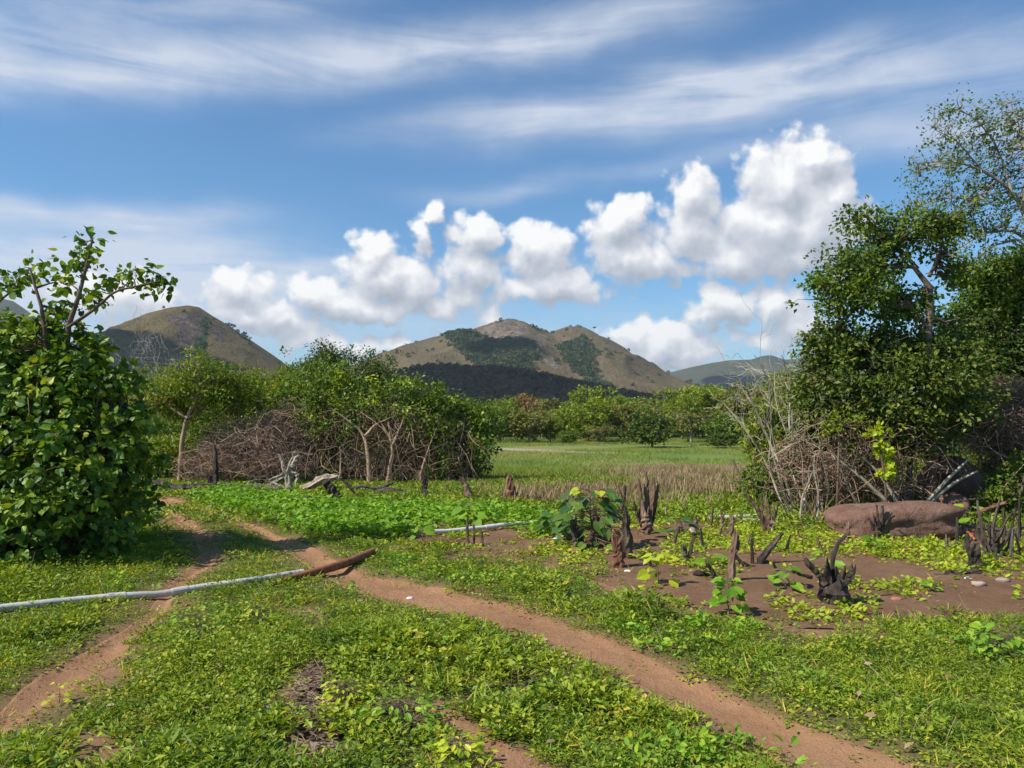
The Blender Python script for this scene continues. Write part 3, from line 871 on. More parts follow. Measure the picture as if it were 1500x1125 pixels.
# tiny creeping leaves in the thin places
mb = MB()
x, y = field_pts(rng, 2.5, 9.5, 150); p = cover(x, y) * .8 + .035; k = (rng.rand(len(x)) < p) & ~inside(P_LITTER, x, y); x, y = x[k], y[k]
tufts(mb, rng, x, y, 11, .10, .018, .024, LEAF4, up=.1, flatness=1.2)
k = rng.rand(len(x)) < .10
tufts(mb, rng, x[k], y[k], 7, .06, .03, .075, BLADE, up=.9, flatness=.3, vshift=np.full(k.sum(), .55))
tag(mb.build("creeping_weeds", G_GRASS), kind="stuff")
# taller broad-leaved weeds in clumps through the sward
def weeds_prob(x, y):
    return cover(x, y) * sstep(.52, .70, fbm(x * .9 + 70, y * .9 + 5, o=3))
mb = MB()
x, y = accept(rng, *field_pts(rng, 2.6, 9, 42), weeds_prob)
tufts(mb, rng, x, y, 16, .09, .08, .037, OVAL, up=.25)
k = rng.rand(len(x)) < .12
tufts(mb, rng, x[k], y[k], 9, .07, .15, .05, OVAL, up=.3, vshift=np.full(k.sum(), .4))
tag(mb.build("low_weeds", G_BROAD), kind="stuff")

# taller leafy weeds in the foreground, and the dead leaves and straw among them
def tall_prob(x, y):
    d = sdist(P_TALL, x, y) + .5 * (fbm(x * 1.6 + 5, y * 1.6, o=3) - .5)
    n = fbm(x * 1.5 + 21, y * 1.5 + 9, o=3)
    return cover(x, y) * np.maximum(sstep(.1, -.25, d) * sstep(.40, .56, n), .55 * sstep(.62, .70, n)) * sstep(.02, .2, sdist(P_LITTER, x, y))
mb = MB()
x, y = accept(rng, *field_pts(rng, 2.7, 8.5, 46), tall_prob)
tufts(mb, rng, x, y, 38, .11, .18, .027, OVAL, up=.35)
tag(mb.build("tall_weeds", G_GRASS), kind="stuff")
mb = MB()
x, y = field_pts(rng, 2.6, 9, 7); k = cover(x, y) > .3; x, y = x[k], y[k]; n = len(x)
leaves(mb, np.stack([x, y, H(x, y) + .03 + .04 * rng.rand(n)], 1), rng.randn(n, 3) * np.array([1, 1, .25]), np.stack([.5 * rng.randn(n), .5 * rng.randn(n), np.ones(n)], 1), .03 + .035 * rng.rand(n), OVAL, rng.rand(n))
x, y = field_pts(rng, 2.6, 8, 5); k = cover(x, y) > .3; x, y = x[k], y[k]; n = len(x)
c0 = np.stack([x, y, H(x, y) + .01], 1); c1_ = c0 + np.stack([.12 * rng.randn(n), .12 * rng.randn(n), .10 + .16 * rng.rand(n)], 1)
strands(mb, np.stack([c0, (c0 + c1_) / 2 + .02 * rng.randn(n, 3), c1_], 1), np.full((n, 3), .0016), 3, v=.7 + .3 * rng.rand(n))
tag(mb.build("dead_leaves", leafmat("straw", [(0, (.10, .055, .03)), (.5, (.24, .15, .085)), (1, (.42, .33, .21))], trans=.1, rough=.8, gain=(1, 1, 1))), kind="stuff")

# low yellow-green crop on the burned plot
def crop_prob(x, y):
    d = np.minimum(sdist(P_CROP_A, x, y), sdist(P_CROP_B, x, y)) + .7 * (fbm(x * 1.6, y * 1.6 + 8, o=3) - .5)
    a = sstep(.12, -.2, d)
    inf = inside(P_FIELD, x, y)
    sp = sstep(.50, .66, fbm(x * 1.5 + 33, y * 1.5, o=3)) * .75
    return np.where(inf, np.maximum(a, sp), a)
mb = MB()
x, y = accept(rng, *field_pts(rng, 6.0, 13.5, 75), crop_prob)
tufts(mb, rng, x, y, 15, .11, .075, .05, OVAL, up=.2, vshift=np.full(len(x), .08))
tag(mb.build("crop_seedlings", G_CROP), kind="stuff")

# knee-high bright broad-leaved growth along the edge of the plot
def broad_prob(x, y):
    d = sdist(P_BROAD, x, y) + .55 * (fbm(x * 1.3, y * 1.3 + 2, o=3) - .5)
    return sstep(.15, -.3, d) * (.35 + .65 * sstep(.34, .5, fbm(x * 1.1 + 12, y * 1.1, o=3))) * sstep(0, .2, sdist(P_PATH, x, y))
mb = MB()
x, y = accept(rng, *field_pts(rng, 8.5, 17.5, 55), broad_prob)
tufts(mb, rng, x, y, 18, .17, .20, .085, OVAL, up=.15, flatness=1.0)
tag(mb.build("leafy_undergrowth", G_BROAD), kind="stuff")

# meadow by the water: grass, reeds, a belt of bleached dry grass
mb = MB(); mb2 = MB()
x, y = field_pts(rng, 13.2, 46, 22, margin=3)
k = (y > 19) | ((sdist(P_FIELD, x, y) > .5) & (sdist(P_BROAD, x, y) > .5) & (x > -2.5)); x, y = x[k], y[k]
p = dry_prob(x, y); k = rng.rand(len(x)) < p
tufts(mb2, rng, x[k], y[k], 12, .25, .05, .21, BLADE, up=2.6, flatness=.2)
k2 = ~k & (rng.rand(len(x)) < .9)
yy = y[k2]; tufts(mb, rng, x[k2][yy > 19], yy[yy > 19], 10, .28, .04, .15, BLADE, up=1.5, flatness=.3); tufts(mb, rng, x[k2][yy <= 19], yy[yy <= 19], 10, .24, .04, .15, BLADE, up=1.4, flatness=.3)
x, y = field_pts(rng, 46, 122, 2.6, margin=6)
wet = fbm(x * .05 + 3, y * .11, o=3)
k = wet > .36
tufts(mb, rng, x[k], y[k], 9, .8, .05, .30, BLADE, up=1.3, flatness=.3, vshift=.25 * (wet[k] - .5))
tag(mb.build("meadow_grass", G_MEADOW), kind="stuff")
tag(mb2.build("dry_grass", G_DRY), kind="stuff")

# dead leaves and straw in the little gully
M_LITTER = leafmat("dead_leaf", [(0, (.07, .04, .025)), (.5, (.19, .12, .075)), (1, (.34, .25, .17))], trans=.1, rough=.8, gain=(1, 1, 1))
mb = MB()
lo, hi = P_LITTER.min(0), P_LITTER.max(0)
n = 900
x = lo[0] + rng.rand(n) * (hi - lo)[0]; y = lo[1] + rng.rand(n) * (hi - lo)[1]
k = sdist(P_LITTER, x, y) < .05; x, y = x[k], y[k]; n = len(x)
leaves(mb, np.stack([x, y, H(x, y) + .012 + .02 * rng.rand(n)], 1), np.stack([rng.randn(n), rng.randn(n), .1 * rng.randn(n)], 1), np.stack([.4 * rng.randn(n), .4 * rng.randn(n), np.ones(n)], 1), .03 + .05 * rng.rand(n), OVAL, rng.rand(n))
n = 320; j = rng.randint(0, len(x), n)
a = rng.rand(n) * pi; L = .06 + .14 * rng.rand(n)
c = np.stack([x[j], y[j], H(x[j], y[j]) + .03], 1); d = np.stack([np.cos(a), np.sin(a), .25 * rng.randn(n)], 1) * L[:, None]
strands(mb, np.stack([c - d / 2, c, c + d / 2], 1), np.full((n, 3), .0022), 3, v=.6 + .4 * rng.rand(n))
tag(mb.build("leaf_litter", M_LITTER), kind="stuff")
# ------------------------------------------------------------------ bark, leaves of the trees
B_PALE = woodmat("pale_bark", [(.3, (.22, .14, .09)), (.5, (.38, .255, .165)), (.7, (.50, .37, .25))], scale=7)
B_BROWN = woodmat("brown_bark", [(.3, (.07, .05, .035)), (.5, (.15, .105, .075)), (.7, (.24, .18, .13))], scale=8)
B_GREY = woodmat("grey_bark", [(.3, (.16, .14, .12)), (.5, (.29, .26, .22)), (.7, (.42, .38, .33))], scale=9)
B_VINE = woodmat("dry_vine", [(.25, (.11, .062, .040)), (.5, (.25, .155, .105)), (.75, (.38, .26, .18))], scale=14, bump=.2, byv=.7)
B_TWIG = woodmat("pale_twig", [(.3, (.26, .22, .16)), (.5, (.42, .36, .27)), (.7, (.55, .48, .37))], scale=12, bump=.2, byv=.4)
L_BIG = leafmat("large_heart_leaf", [(0, (.022, .07, .010)), (.4, (.05, .125, .014)), (.75, (.10, .20, .02)), (1, (.20, .29, .035))], trans=.32, rough=.5, spec=.35)
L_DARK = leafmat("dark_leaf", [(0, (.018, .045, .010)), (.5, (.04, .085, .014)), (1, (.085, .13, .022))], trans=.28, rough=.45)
L_MID = leafmat("mid_leaf", [(0, (.028, .07, .010)), (.5, (.06, .125, .016)), (1, (.13, .19, .028))], trans=.32, rough=.45)
L_LIGHT = leafmat("light_leaf", [(0, (.05, .10, .012)), (.5, (.10, .175, .018)), (1, (.19, .25, .03))], trans=.35, rough=.5)
L_OLIVE = leafmat("olive_leaf", [(0, (.045, .07, .018)), (.5, (.085, .115, .028)), (1, (.15, .165, .05))], trans=.3, rough=.6)
L_TAN = leafmat("tan_leaf", [(0, (.09, .075, .035)), (.5, (.15, .12, .06)), (1, (.20, .18, .08))], trans=.25, rough=.7)
L_LIME = leafmat("lime_leaf", [(0, (.12, .24, .015)), (.5, (.22, .34, .02)), (1, (.36, .42, .03))], trans=.4, rough=.4, spec=.4)

def ells_px(lst, d):
    """[(px, py, rx, ry[, depth offset, depth radius])] on the photograph at distance d -> centres and radii in metres."""
    C, R = [], []
    for e in lst:
        px, py, rx, ry = e[:4]
        off = e[4] if len(e) > 4 else 0
        dd = d + off
        k = dd / F
        C.append(at(px, py, dd)); rz = e[5] if len(e) > 5 else (rx + ry) * .5 * k
        R.append((rx * k, rz, ry * k))
    return np.array(C), np.array(R)

def clumps(rng, C, R, n, shell=.55, jit=.15):
    area = (R[:, 0] * R[:, 2] + R[:, 1] * R[:, 2] + R[:, 0] * R[:, 1])
    j = rng.choice(len(C), n, p=area / area.sum())
    d = nrm(rng.randn(n, 3))
    r = shell + (1 - shell) * rng.rand(n) ** .6
    r = r * (1 + jit * rng.randn(n))
    P = C[j] + d * R[j] * r[:, None]
    return P, j, d

def crown(mb, rng, P, out, k, rad, size, tmpl, droop=.25, flat=.55, vs=.16, vmean=.45, zbias=0.0):
    """Sprays of k leaves round every clump centre P."""
    n = len(P)
    o = rng.randn(n, k, 3); o = o / np.linalg.norm(o, axis=-1, keepdims=True) * rng.rand(n, k, 1) ** .5
    rr = rad * (.55 + .9 * rng.rand(n, 1, 1))
    Q = P[:, None, :] + o * rr * np.array([1, 1, .75])
    D = o * .8 + out[:, None, :] * .5 + .7 * rng.randn(n, k, 3) + np.array([0, 0, -droop])
    N = np.array([0, 0, 1.0]) * flat + out[:, None, :] * .45 + .45 * rng.randn(n, k, 3)
    v = np.clip(vmean + vs * rng.randn(n, 1) + vs * .7 * rng.randn(n, k), 0, 1)
    S = size * (.42 + 1.05 * rng.rand(n, k))
    leaves(mb, Q.reshape(-1, 3), D.reshape(-1, 3), N.reshape(-1, 3), S.ravel(), tmpl, v.ravel())

def bend(rng, A, B, K, wob, sag=0.0):
    """n curved lines from A to B (n,3)."""
    t = np.linspace(0, 1, K)[None, :, None]
    L = np.linalg.norm(B - A, axis=1)[:, None, None]
    w = np.zeros((len(A), K, 3))
    for f in (1, 2, 3):
        w += np.sin(t * pi * f) * rng.randn(len(A), 1, 3) / f
    return A[:, None, :] * (1 - t) + B[:, None, :] * t + w * wob * L + np.array([0, 0, 1.0]) * (np.sin(t * pi) * sag * L)

def limb_mesh(mb, rng, lines, sides=7, lump=.22, v=.5, K=12):
    """lines: world polylines [[(x,y,z,r), ...], ...]"""
    pts = []
    for ln in lines:
        p = resample(ln, K)
        w = smooth_line(rng.randn(K, 3) * .6, 1) * p[:, 3:4] * .55
        w[0] = 0
        p[:, :3] += w
        pts.append(p)
        strands(mb, p[None, :, :3], p[None, :, 3], sides, v=v, lump=lump, rng=rng)
    return np.vstack(pts)

def px_line(lst, d, rpx=True):
    """[(px, py, radius_px, [depth offset])] -> world polyline with radii in metres"""
    o = []
    for e in lst:
        dd = d + (e[3] if len(e) > 3 else 0)
        p = at(e[0], e[1], dd)
        o.append((p[0], p[1], p[2], e[2] * dd / F))
    return np.array(o)

def twigs_to(mb, rng, skel, P, frac, r0, r1, wob=.10, K=6, sides=4, v=.5, sag=.05):
    """A branch from the nearest limb point to every clump (or a share of them)."""
    sel = rng.rand(len(P)) < frac
    T = P[sel]
    if not len(T): return
    d2 = ((T[:, None, :] - skel[None, :, :3]) ** 2).sum(-1)
    d2 = d2 + .6 * (np.maximum(0, skel[None, :, 2] - T[:, None, 2]) ** 2)
    j = d2.argmin(1)
    A = skel[j, :3]
    L = bend(rng, A, T, K, wob, sag)
    rr = np.minimum(r0, skel[j, 3] * .8)[:, None] * (1 - np.linspace(0, 1, K)[None, :]) + r1
    strands(mb, L, rr, sides, v=v)

def plant(name, label, cat, base, group=None):
    return thing(name, tuple(base), label, cat, group)

def make_tree(name, label, cat, d, base_px, limbs, ells, n, k, rad, size, tmpl, leaf, bark, group=None, seed=0, shell=.5, frac=.5, twig=.006,
              droop=.25, flat=.55, vs=.16, vmean=.45, parts=("trunk", "crown"), jit=.15, sprigs=(), lump=.22):
    rng = np.random.RandomState(seed)
    b = at(base_px[0], base_px[1], d); b[2] = Hs(b[0], b[1])
    t = plant(name, label, cat, b, group)
    mbw = MB(); mbl = MB()
    skel = None
    L = [px_line(l, d) for l in limbs]
    for l in L:
        if abs(l[0, 0] - b[0]) < .4 and l[0, 2] < b[2] + .35: l[0, 2] = min(l[0, 2], b[2] - .05)
    if not L:
        L = [np.array([(b[0] + a, b[1] + c, b[2] - .05, twig * 4), (b[0] + a * 4, b[1] + c * 4, b[2] + .8, twig * 3)]) for a, c in ((.08, .05), (-.1, .08), (.02, -.1))]
    skel = limb_mesh(mbw, rng, L, lump=lump)
    C, R = ells_px(ells, d)
    P, j, out = clumps(rng, C, R, n, shell, jit)
    keep = P[:, 2] > H(P[:, 0], P[:, 1]) + .05
    P, out = P[keep], out[keep]
    if sprigs:
        SP = np.vstack([px_line(s, d)[:, :3] for s in sprigs])
        SP = np.repeat(SP, 2, 0); SP = SP + rng.randn(len(SP), 3) * rad * .35
        P = np.vstack([P, SP]); out = np.vstack([out, nrm(rng.randn(len(SP), 3))])
    twigs_to(mbw, rng, skel, P, frac, twig * 2.2, twig * .35)
    crown(mbl, rng, P, out, k, rad, size, tmpl, droop, flat, vs, vmean)
    mbw.build(parts[0], bark, t, smooth=True, origin=b)
    mbl.build(parts[1], leaf, t, origin=b)
    return t

ST = ("stems", "foliage")
# ---- large-leaved bush at the left edge
make_tree("bush", "huge bush with large heart-shaped glossy leaves at the edge of the narrow footpath", "bush", 9.0, (60, 815),
    [[(60,815,9),(75,700,8),(90,560,6),(98,480,4,-.1),(118,425,3,-.1),(135,352,1.6,-.1)],
     [(20,815,8),(10,700,7),(-20,560,5),(-60,480,3)], [(90,810,7),(130,700,5),(165,620,3)],
     [(75,700,5),(70,520,4,-.2),(62,450,3,-.2),(45,395,1.6,-.2)], [(98,480,2.6,-.1),(135,455,2.4,-.2),(170,425,1.8,-.2),(235,412,1.2,-.2)],
     [(-20,500,3),(0,440,2),(25,420,1.2)], [(20,815,8),(-80,740,5),(-140,640,4)]],
    [(50,600,98,90),(90,665,92,100,-.2),(30,745,135,74,-.2),(138,745,62,62),(-80,600,105,145),(10,510,55,46),(95,540,62,48),(155,610,38,46,.2),(185,660,24,40,.4),(-60,760,100,60),(196,738,20,44,.8),(160,665,44,58,.6),(20,620,90,90,.5),(205,615,20,16,.2),(185,560,24,18,.1),(130,505,26,20,.1),(215,690,16,14,.5),(60,478,22,20,.1),(222,650,12,10,.4)],
    2000, 13, .16, .074, HEART, L_BIG, B_BROWN, seed=31, shell=.58, frac=.5, twig=.006, droop=.5, flat=.7, vs=.24, vmean=.52, jit=.3,
    sprigs=[[(135,352,1),(120,372,1),(150,378,1),(118,400,1),(105,395,1)],[(45,395,1),(60,402,1),(78,418,1),(40,410,1),(30,412,1)],[(175,408,1),(200,402,1),(225,408,1),(238,418,1),(190,412,1),(215,414,1)],[(0,415,1),(15,420,1),(-15,425,1)],[(140,425,1),(130,440,1),(150,445,1),(85,440,1),(70,470,1),(100,450,1)]])

# ---- forked pale tree on the left
make_tree("tree", "slim pale-barked tree forking in two under a flat feathery crown, beside the log pile", "tree", 19.0, (262, 700),
    [[(262,702,4.4),(264,672,4),(268,640,3.6),(275,612,3.2)], [(275,612,2.7),(285,590,2.4),(292,566,1.9),(291,540,1)], [(275,613,2),(262,606,1.8),(250,598,1.6),(240,580,1,.3)],
     [(287,585,1.4),(305,570,1.2),(325,562,.8,.4)]],
    [(285,548,60,28),(262,565,36,24,-.3),(330,572,45,30,.5),(310,545,30,20,.2),(238,575,38,26,.3),(360,562,30,18,.6),(212,585,26,18,.4),(350,590,26,16,.8),(285,578,70,20,.6),(265,600,50,18,1.0),(330,600,34,18,1.0)],
    430, 30, .25, .085, LEAF4, L_LIGHT, B_PALE, seed=32, shell=.3, jit=.3, frac=.45, twig=.006, flat=.8, droop=.1)

# ---- thicket on the left behind the path
thk = [
 ("dense dark-leaved shrub at the left end of the thicket, behind the pale forked tree", (222,650,52,52),23,L_MID,.07,41),
 ("mid-green shrub filling the gap under the crown of the pale forked tree", (325,625,62,50),23,L_MID,.06,42),
 ("light-green rounded shrub rising over the brown dry thicket", (392,590,58,42),22.5,L_LIGHT,.075,43),
 ("dark shrub between the light-green shrub and the vine-draped mound", (440,575,42,46),24.5,L_MID,.07,44),
 ("low yellow-green bush at the foot of the thicket, left of the charred upright post", (238,668,46,26),20.6,L_LIGHT,.06,45),
 ("olive shrub standing far behind the pale forked tree", (205,600,50,60),28,L_OLIVE,.07,46),
 ("dark olive shrub half hidden behind the light-green rounded shrub", (350,580,46,36),30,L_DARK,.07,47)]
for lab, (px, py, rx, ry), d, lf, sz, sd in thk:
    make_tree("shrub", lab, "shrub", d, (px, 700 if d < 24 else 694), [], [(px,py,rx,ry),(px-rx*.5,py+ry*.35,rx*.55,ry*.7,-.5),(px+rx*.45,py+ry*.3,rx*.6,ry*.75,-.3),(px,py+ry*.9,rx*.8,ry*.5)],
        330, 26, .30, sz * 1.6, LEAF4, lf, B_BROWN, seed=sd, shell=.5, frac=.35, twig=.006, parts=ST, vs=.14, group="green shrubs of the thicket behind the log pile")

def tangle(mb, rng, C, R, n, L, rad, K=7, curl=.25, vr=(.2, .9), down=0.0):
    """Loose arching twigs filling ellipsoids."""
    w = R.prod(1) ** .6
    j = rng.choice(len(C), n, p=w / w.sum())
    d = nrm(rng.randn(n, 3)); P = C[j] + d * R[j] * (rng.rand(n, 1) ** .45)
    dr = nrm(rng.randn(n, 3) * np.array([1, 1, .8]) + np.array([0, 0, -down]))
    ln = L * (.4 + .9 * rng.rand(n, 1))
    A = P - dr * ln / 2; B = P + dr * ln / 2
    S = bend(rng, A, B, K, curl * .4, .12)
    g = H(S[..., 0].ravel(), S[..., 1].ravel()).reshape(n, K) + .02
    S[..., 2] = np.maximum(S[..., 2], g)
    r = rad * (.5 + rng.rand(n, 1)) * np.linspace(1.15, .35, K)[None, :]
    strands(mb, S, r, 3, v=vr[0] + (vr[1] - vr[0]) * rng.rand(n))

# ---- brown leafless thicket
rng = np.random.RandomState(50)
b = gp(375, 706)
t = plant("dry_thicket", "brown leafless thicket of arching dry twigs behind the heap of dead branches", "thicket", b)
C, R = ells_px([(372,655,70,44),(420,640,40,45,.4),(320,672,44,28),(300,690,50,15,-.3),(400,685,60,20,-.4)], 19.3)
mb = MB(); tangle(mb, rng, C, R, 2400, .9, .005, curl=.35, vr=(.3, 1.0))
mb.build("twigs", B_VINE, t, origin=b)

# ---- taller trees behind the mound
make_tree("tree", "tall dark-leaved tree rising behind the vine-draped mound, its wispy top against the sky", "tree", 32, (520, 692),
    [[(520,692,5),(515,620,4),(505,560,3),(475,520,1.5)], [(515,620,3),(540,560,2),(560,540,1)]],
    [(520,542,62,30),(475,535,30,26),(558,552,34,26),(478,515,20,12),(500,520,26,14),(440,548,16,12),(455,562,30,26),(530,570,60,30)], 400, 28, .34, .12, LEAF4, L_DARK, B_BROWN, seed=52, shell=.4, frac=.3, vs=.16)
# ---- vine-draped mound
rng = np.random.RandomState(53)
b = gp(572, 708); d = 20.0
t = plant("vine_covered_tree", "wide mound of trees smothered in vines, green on top with curtains of brown dead stems", "tree", b)
mbw = MB()
skel = limb_mesh(mbw, rng, [px_line([(e[0], e[1], e[2] * (.85 - .6 * q / (len(l) - 1))) for q, e in enumerate(l)], d - 1.05) for l in (
    [(541,708,4.6),(540,670,4.2),(536,645,4),(525,628,3.4),(505,612,2.6),(485,598,1.6)], [(534,640,2.6),(550,622,2.2),(575,610,1.5)],
    [(568,710,4.6),(572,685,4.6),(576,660,4.2),(572,640,3.6),(568,615,2)], [(575,652,3.2),(584,632,2.4),(592,610,1.6)], [(571,640,2.6),(560,622,2),(548,606,1.2)],
    [(616,706,3),(620,680,2.4),(630,650,1.8),(640,625,1.2)], [(497,700,2.2),(499,680,2),(498,655,1.6)])], sides=8)
mbw.build("trunk", B_PALE, t, smooth=True, origin=b)
C, R = ells_px([(490,572,44,34),(520,606,46,26,-.4),(560,590,44,18,.4),(605,578,50,24),(640,600,46,30),(675,622,36,30),(697,645,24,30,-.2),(462,606,26,46),(690,676,24,24,.2),(655,640,36,40,.5),(440,575,28,30,.6),(470,545,26,22,.5),(585,606,26,16,-.6),(712,618,20,22,-.1),(698,604,26,16,.1),(430,600,30,26,.3),(700,660,24,30,-.3)], d)
P, j, out = clumps(rng, C, R, 880, .6)
keep = (P[:, 2] > C[j][:, 2] - R[j][:, 2] * .35) | (rng.rand(len(P)) < .25)
P, out = P[keep], out[keep]
mbl = MB(); crown(mbl, rng, P, out, 24, .24, .085, LEAFW, .35, .6, .17, .42)
C2, R2 = ells_px([(668,682,36,28),(690,690,24,22,-.3),(640,600,60,20),(520,690,30,16,.3),(600,660,24,22,-.5),(480,640,22,30,-.2),(560,640,16,20,-.6),(640,655,26,40,-.5)], d)
C2b, R2b = ells_px([(470,620,24,16),(520,622,22,14),(560,616,26,14),(610,618,28,16),(645,628,26,20),(600,640,12,16),(655,665,20,20),(505,640,10,14),(630,700,26,10),(560,702,24,8),(480,700,20,10)], d - .8)
C2 = np.vstack([C2, C2b]); R2 = np.vstack([R2, R2b])
P2, j2, o2 = clumps(rng, C2, R2, 420, .3, .25)
P2 = P2[P2[:, 2] > H(P2[:, 0], P2[:, 1]) + .04]; o2 = o2[:len(P2)]
crown(mbl, rng, P2, o2, 22, .2, .075, LEAFW, .3, .6, .15, .4)
mbl.build("foliage", L_MID, t, origin=b)
mbl = MB()
P3 = P[rng.rand(len(P)) < .07]; o3 = nrm(rng.randn(len(P3), 3) + np.array([0, -.6, .5]))
crown(mbl, rng, P3 + o3 * .15, o3, 16, .22, .10, LEAFW, .4, .6, .15, .5)
mbl.build("fresh_vine_leaves", L_LIME, t, origin=b)
mbv = MB()
n = 900
cl = 452 + 240 * rng.rand(46); px = cl[rng.randint(0, 46, n)] + 6 * rng.randn(n); top = 590 + 75 * rng.rand(n) + 25 * ((px - 570) / 120) ** 2
dd = d + rng.randn(n) * .55 - .2
A = np.array([at(a, c, e) for a, c, e in zip(px, top, dd)])
ln = np.where(px > 560, 1.0, .5) * (.25 + .85 * rng.rand(n)) * 1.8
B = A + np.stack([.34 * rng.randn(n), .3 * rng.randn(n), -ln], 1)
B[:, 2] = np.maximum(B[:, 2], H(B[:, 0], B[:, 1]) - .02)
S = bend(rng, A, B, 8, .13)
strands(mbv, S, (.0035 + .005 * rng.rand(n, 1)) * np.linspace(1.1, .6, 8)[None, :], 3, v=.2 + .8 * rng.rand(n))
C4, R4 = ells_px([(520,650,60,40),(600,655,70,40),(640,680,40,26),(560,690,80,16)], d - .8)
tangle(mbv, rng, C4, R4, 230, .8, .0045, curl=.5, vr=(.1, 1))
C3, R3 = ells_px([(600,625,90,34),(500,625,50,34),(640,665,44,38),(560,615,80,26),(470,650,26,30),(590,690,70,16)], d)
tangle(mbv, rng, C3, R3, 2200, .7, .0048, curl=.5, vr=(0, .85))
n = 40
A = np.array([at(470 + 190 * rng.rand(), 640 + 30 * rng.rand(), d - .3) for _ in range(n)]); B = A + np.stack([.5 * rng.randn(n), -.2 - .5 * rng.rand(n), np.full(n, -1.4)], 1)
B[:, 2] = H(B[:, 0], B[:, 1])
strands(mbv, bend(rng, A, B, 8, .06), np.full((n, 8), .011), 4, v=.9)
mbv.build("hanging_vines", B_VINE, t, origin=b)
# shaded undergrowth that closes the recess behind the trunks
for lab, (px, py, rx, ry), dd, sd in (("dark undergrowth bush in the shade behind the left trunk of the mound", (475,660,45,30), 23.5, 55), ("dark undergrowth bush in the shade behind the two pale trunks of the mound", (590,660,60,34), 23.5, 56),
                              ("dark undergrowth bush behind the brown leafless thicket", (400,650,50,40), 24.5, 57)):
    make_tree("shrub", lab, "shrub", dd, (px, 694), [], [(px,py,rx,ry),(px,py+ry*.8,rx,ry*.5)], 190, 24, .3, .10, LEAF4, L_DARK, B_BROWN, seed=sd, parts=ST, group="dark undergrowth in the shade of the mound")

# ---- grey bare shrub above the big bush
def bare_shrub(name, label, base_px, d, tips, rpx, mat, seed, fork=5, group=None, tipr=.25, side=3, spread=1.0):
    """Fan of thin leafless stems; each forks into finer ones."""
    rng = np.random.RandomState(seed)
    b = at(base_px[0], base_px[1], d); b[2] = Hs(b[0], b[1])
    t = plant(name, label, "shrub", b, group)
    mb = MB()
    k = d / F
    for (bx, tx, ty) in tips:
        bx = base_px[0] + (bx - base_px[0]) * 2.2
        A = at(bx, base_px[1], d + .2 * rng.randn()); A[2] = Hs(A[0], A[1]) - .03
        B = at(tx, ty, d + .5 * rng.randn())
        S = bend(rng, A[None], B[None], 12, .05, .0)[0]
        rr = rpx * k * (.7 + .6 * rng.rand()) * np.linspace(1, .3, 12)
        strands(mb, S[None], rr[None], 5, v=.3 + .5 * rng.rand())
        cur = [(S, rr)]
        for lev in range(2):
            nx = []
            for (s, r) in cur:
                for q in range(fork):
                    i = rng.randint(5 if lev == 0 else 4, 11)
                    dirn = nrm(s[min(i + 1, len(s) - 1)] - s[i - 1]) + .62 * rng.randn(3) * spread
                    dirn = nrm(dirn + np.array([0, 0, .15]))
                    l = np.linalg.norm(S[-1] - S[0]) * (.30 if lev == 0 else .16) * (.5 + .8 * rng.rand())
                    s2 = bend(rng, s[i][None], (s[i] + dirn * l)[None], 8, .08, .03)[0]
                    r2 = np.linspace(min(r[i] * .6, rpx * k * .5), rpx * k * tipr * .5, 8)
                    nx.append((np.vstack([s2, np.repeat(s2[-1:], 4, 0)])[:12] if False else s2, r2))
            strands(mb, np.array([a for a, _ in nx]), np.array([c for _, c in nx]), 3, v=.3 + .6 * rng.rand(len(nx)))
            cur = [(resample(a, 12), resample(np.column_stack([c, c, c]), 12)[:, 0] if False else np.interp(np.linspace(0, 7, 12), np.arange(8), c)) for a, c in nx]
    mb.build("stems", mat, t, origin=b)
    return t
bare_shrub("bare_shrub", "grey leafless shrub showing its twigs over the top of the huge large-leaved bush", (222, 690), 24, [(210,195,520),(218,215,508),(224,235,515),(230,250,525),(205,180,535)], 1.6, B_GREY, 61, fork=8)

# ---- trees round the far meadow
def far_proto(seed, leaf, bark, h=5.0, w=5.2, n=230, k=16, size=.30, low=.05, twiggy=0):
    """Crown reaching down almost to the ground, unit tree about h high and w wide."""
    rng = np.random.RandomState(seed)
    m = rng.randint(6, 9)
    C = np.stack([(rng.rand(m) - .5) * w * .62, (rng.rand(m) - .5) * w * .6, h * (.28 + .44 * rng.rand(m))], 1)
    R = np.stack([w * (.19 + .12 * rng.rand(m)), w * (.19 + .12 * rng.rand(m)), h * (.17 + .12 * rng.rand(m))], 1)
    C = np.vstack([C, [(0, 0, h * .45)]]); R = np.vstack([R, [(w * .36, w * .36, h * .36)]])
    P, j, out = clumps(rng, C, R, n, .6); k_ = P[:, 2] > low; P, out = P[k_], out[k_]
    mbl = MB(); crown(mbl, rng, P, out, k, w * .075, size, LEAFW, .2, .6, .17, .45)
    mbw = MB()
    L = [np.array([(0, 0, -.3, .13), (.1, 0, h * .25, .11), (.1, .1, h * .5, .07)])] + [np.array([(0, 0, h * .12, .09), tuple(C[q] * .6 + np.array([0, 0, h * .1])) + (.06,), tuple(C[q]) + (.03,)]) for q in range(4)]
    sk = limb_mesh(mbw, rng, L, sides=5)
    twigs_to(mbw, rng, sk, P, .25 + twiggy, .05, .012, K=4, sides=3)
    return mbl, mbw
FARP = {}
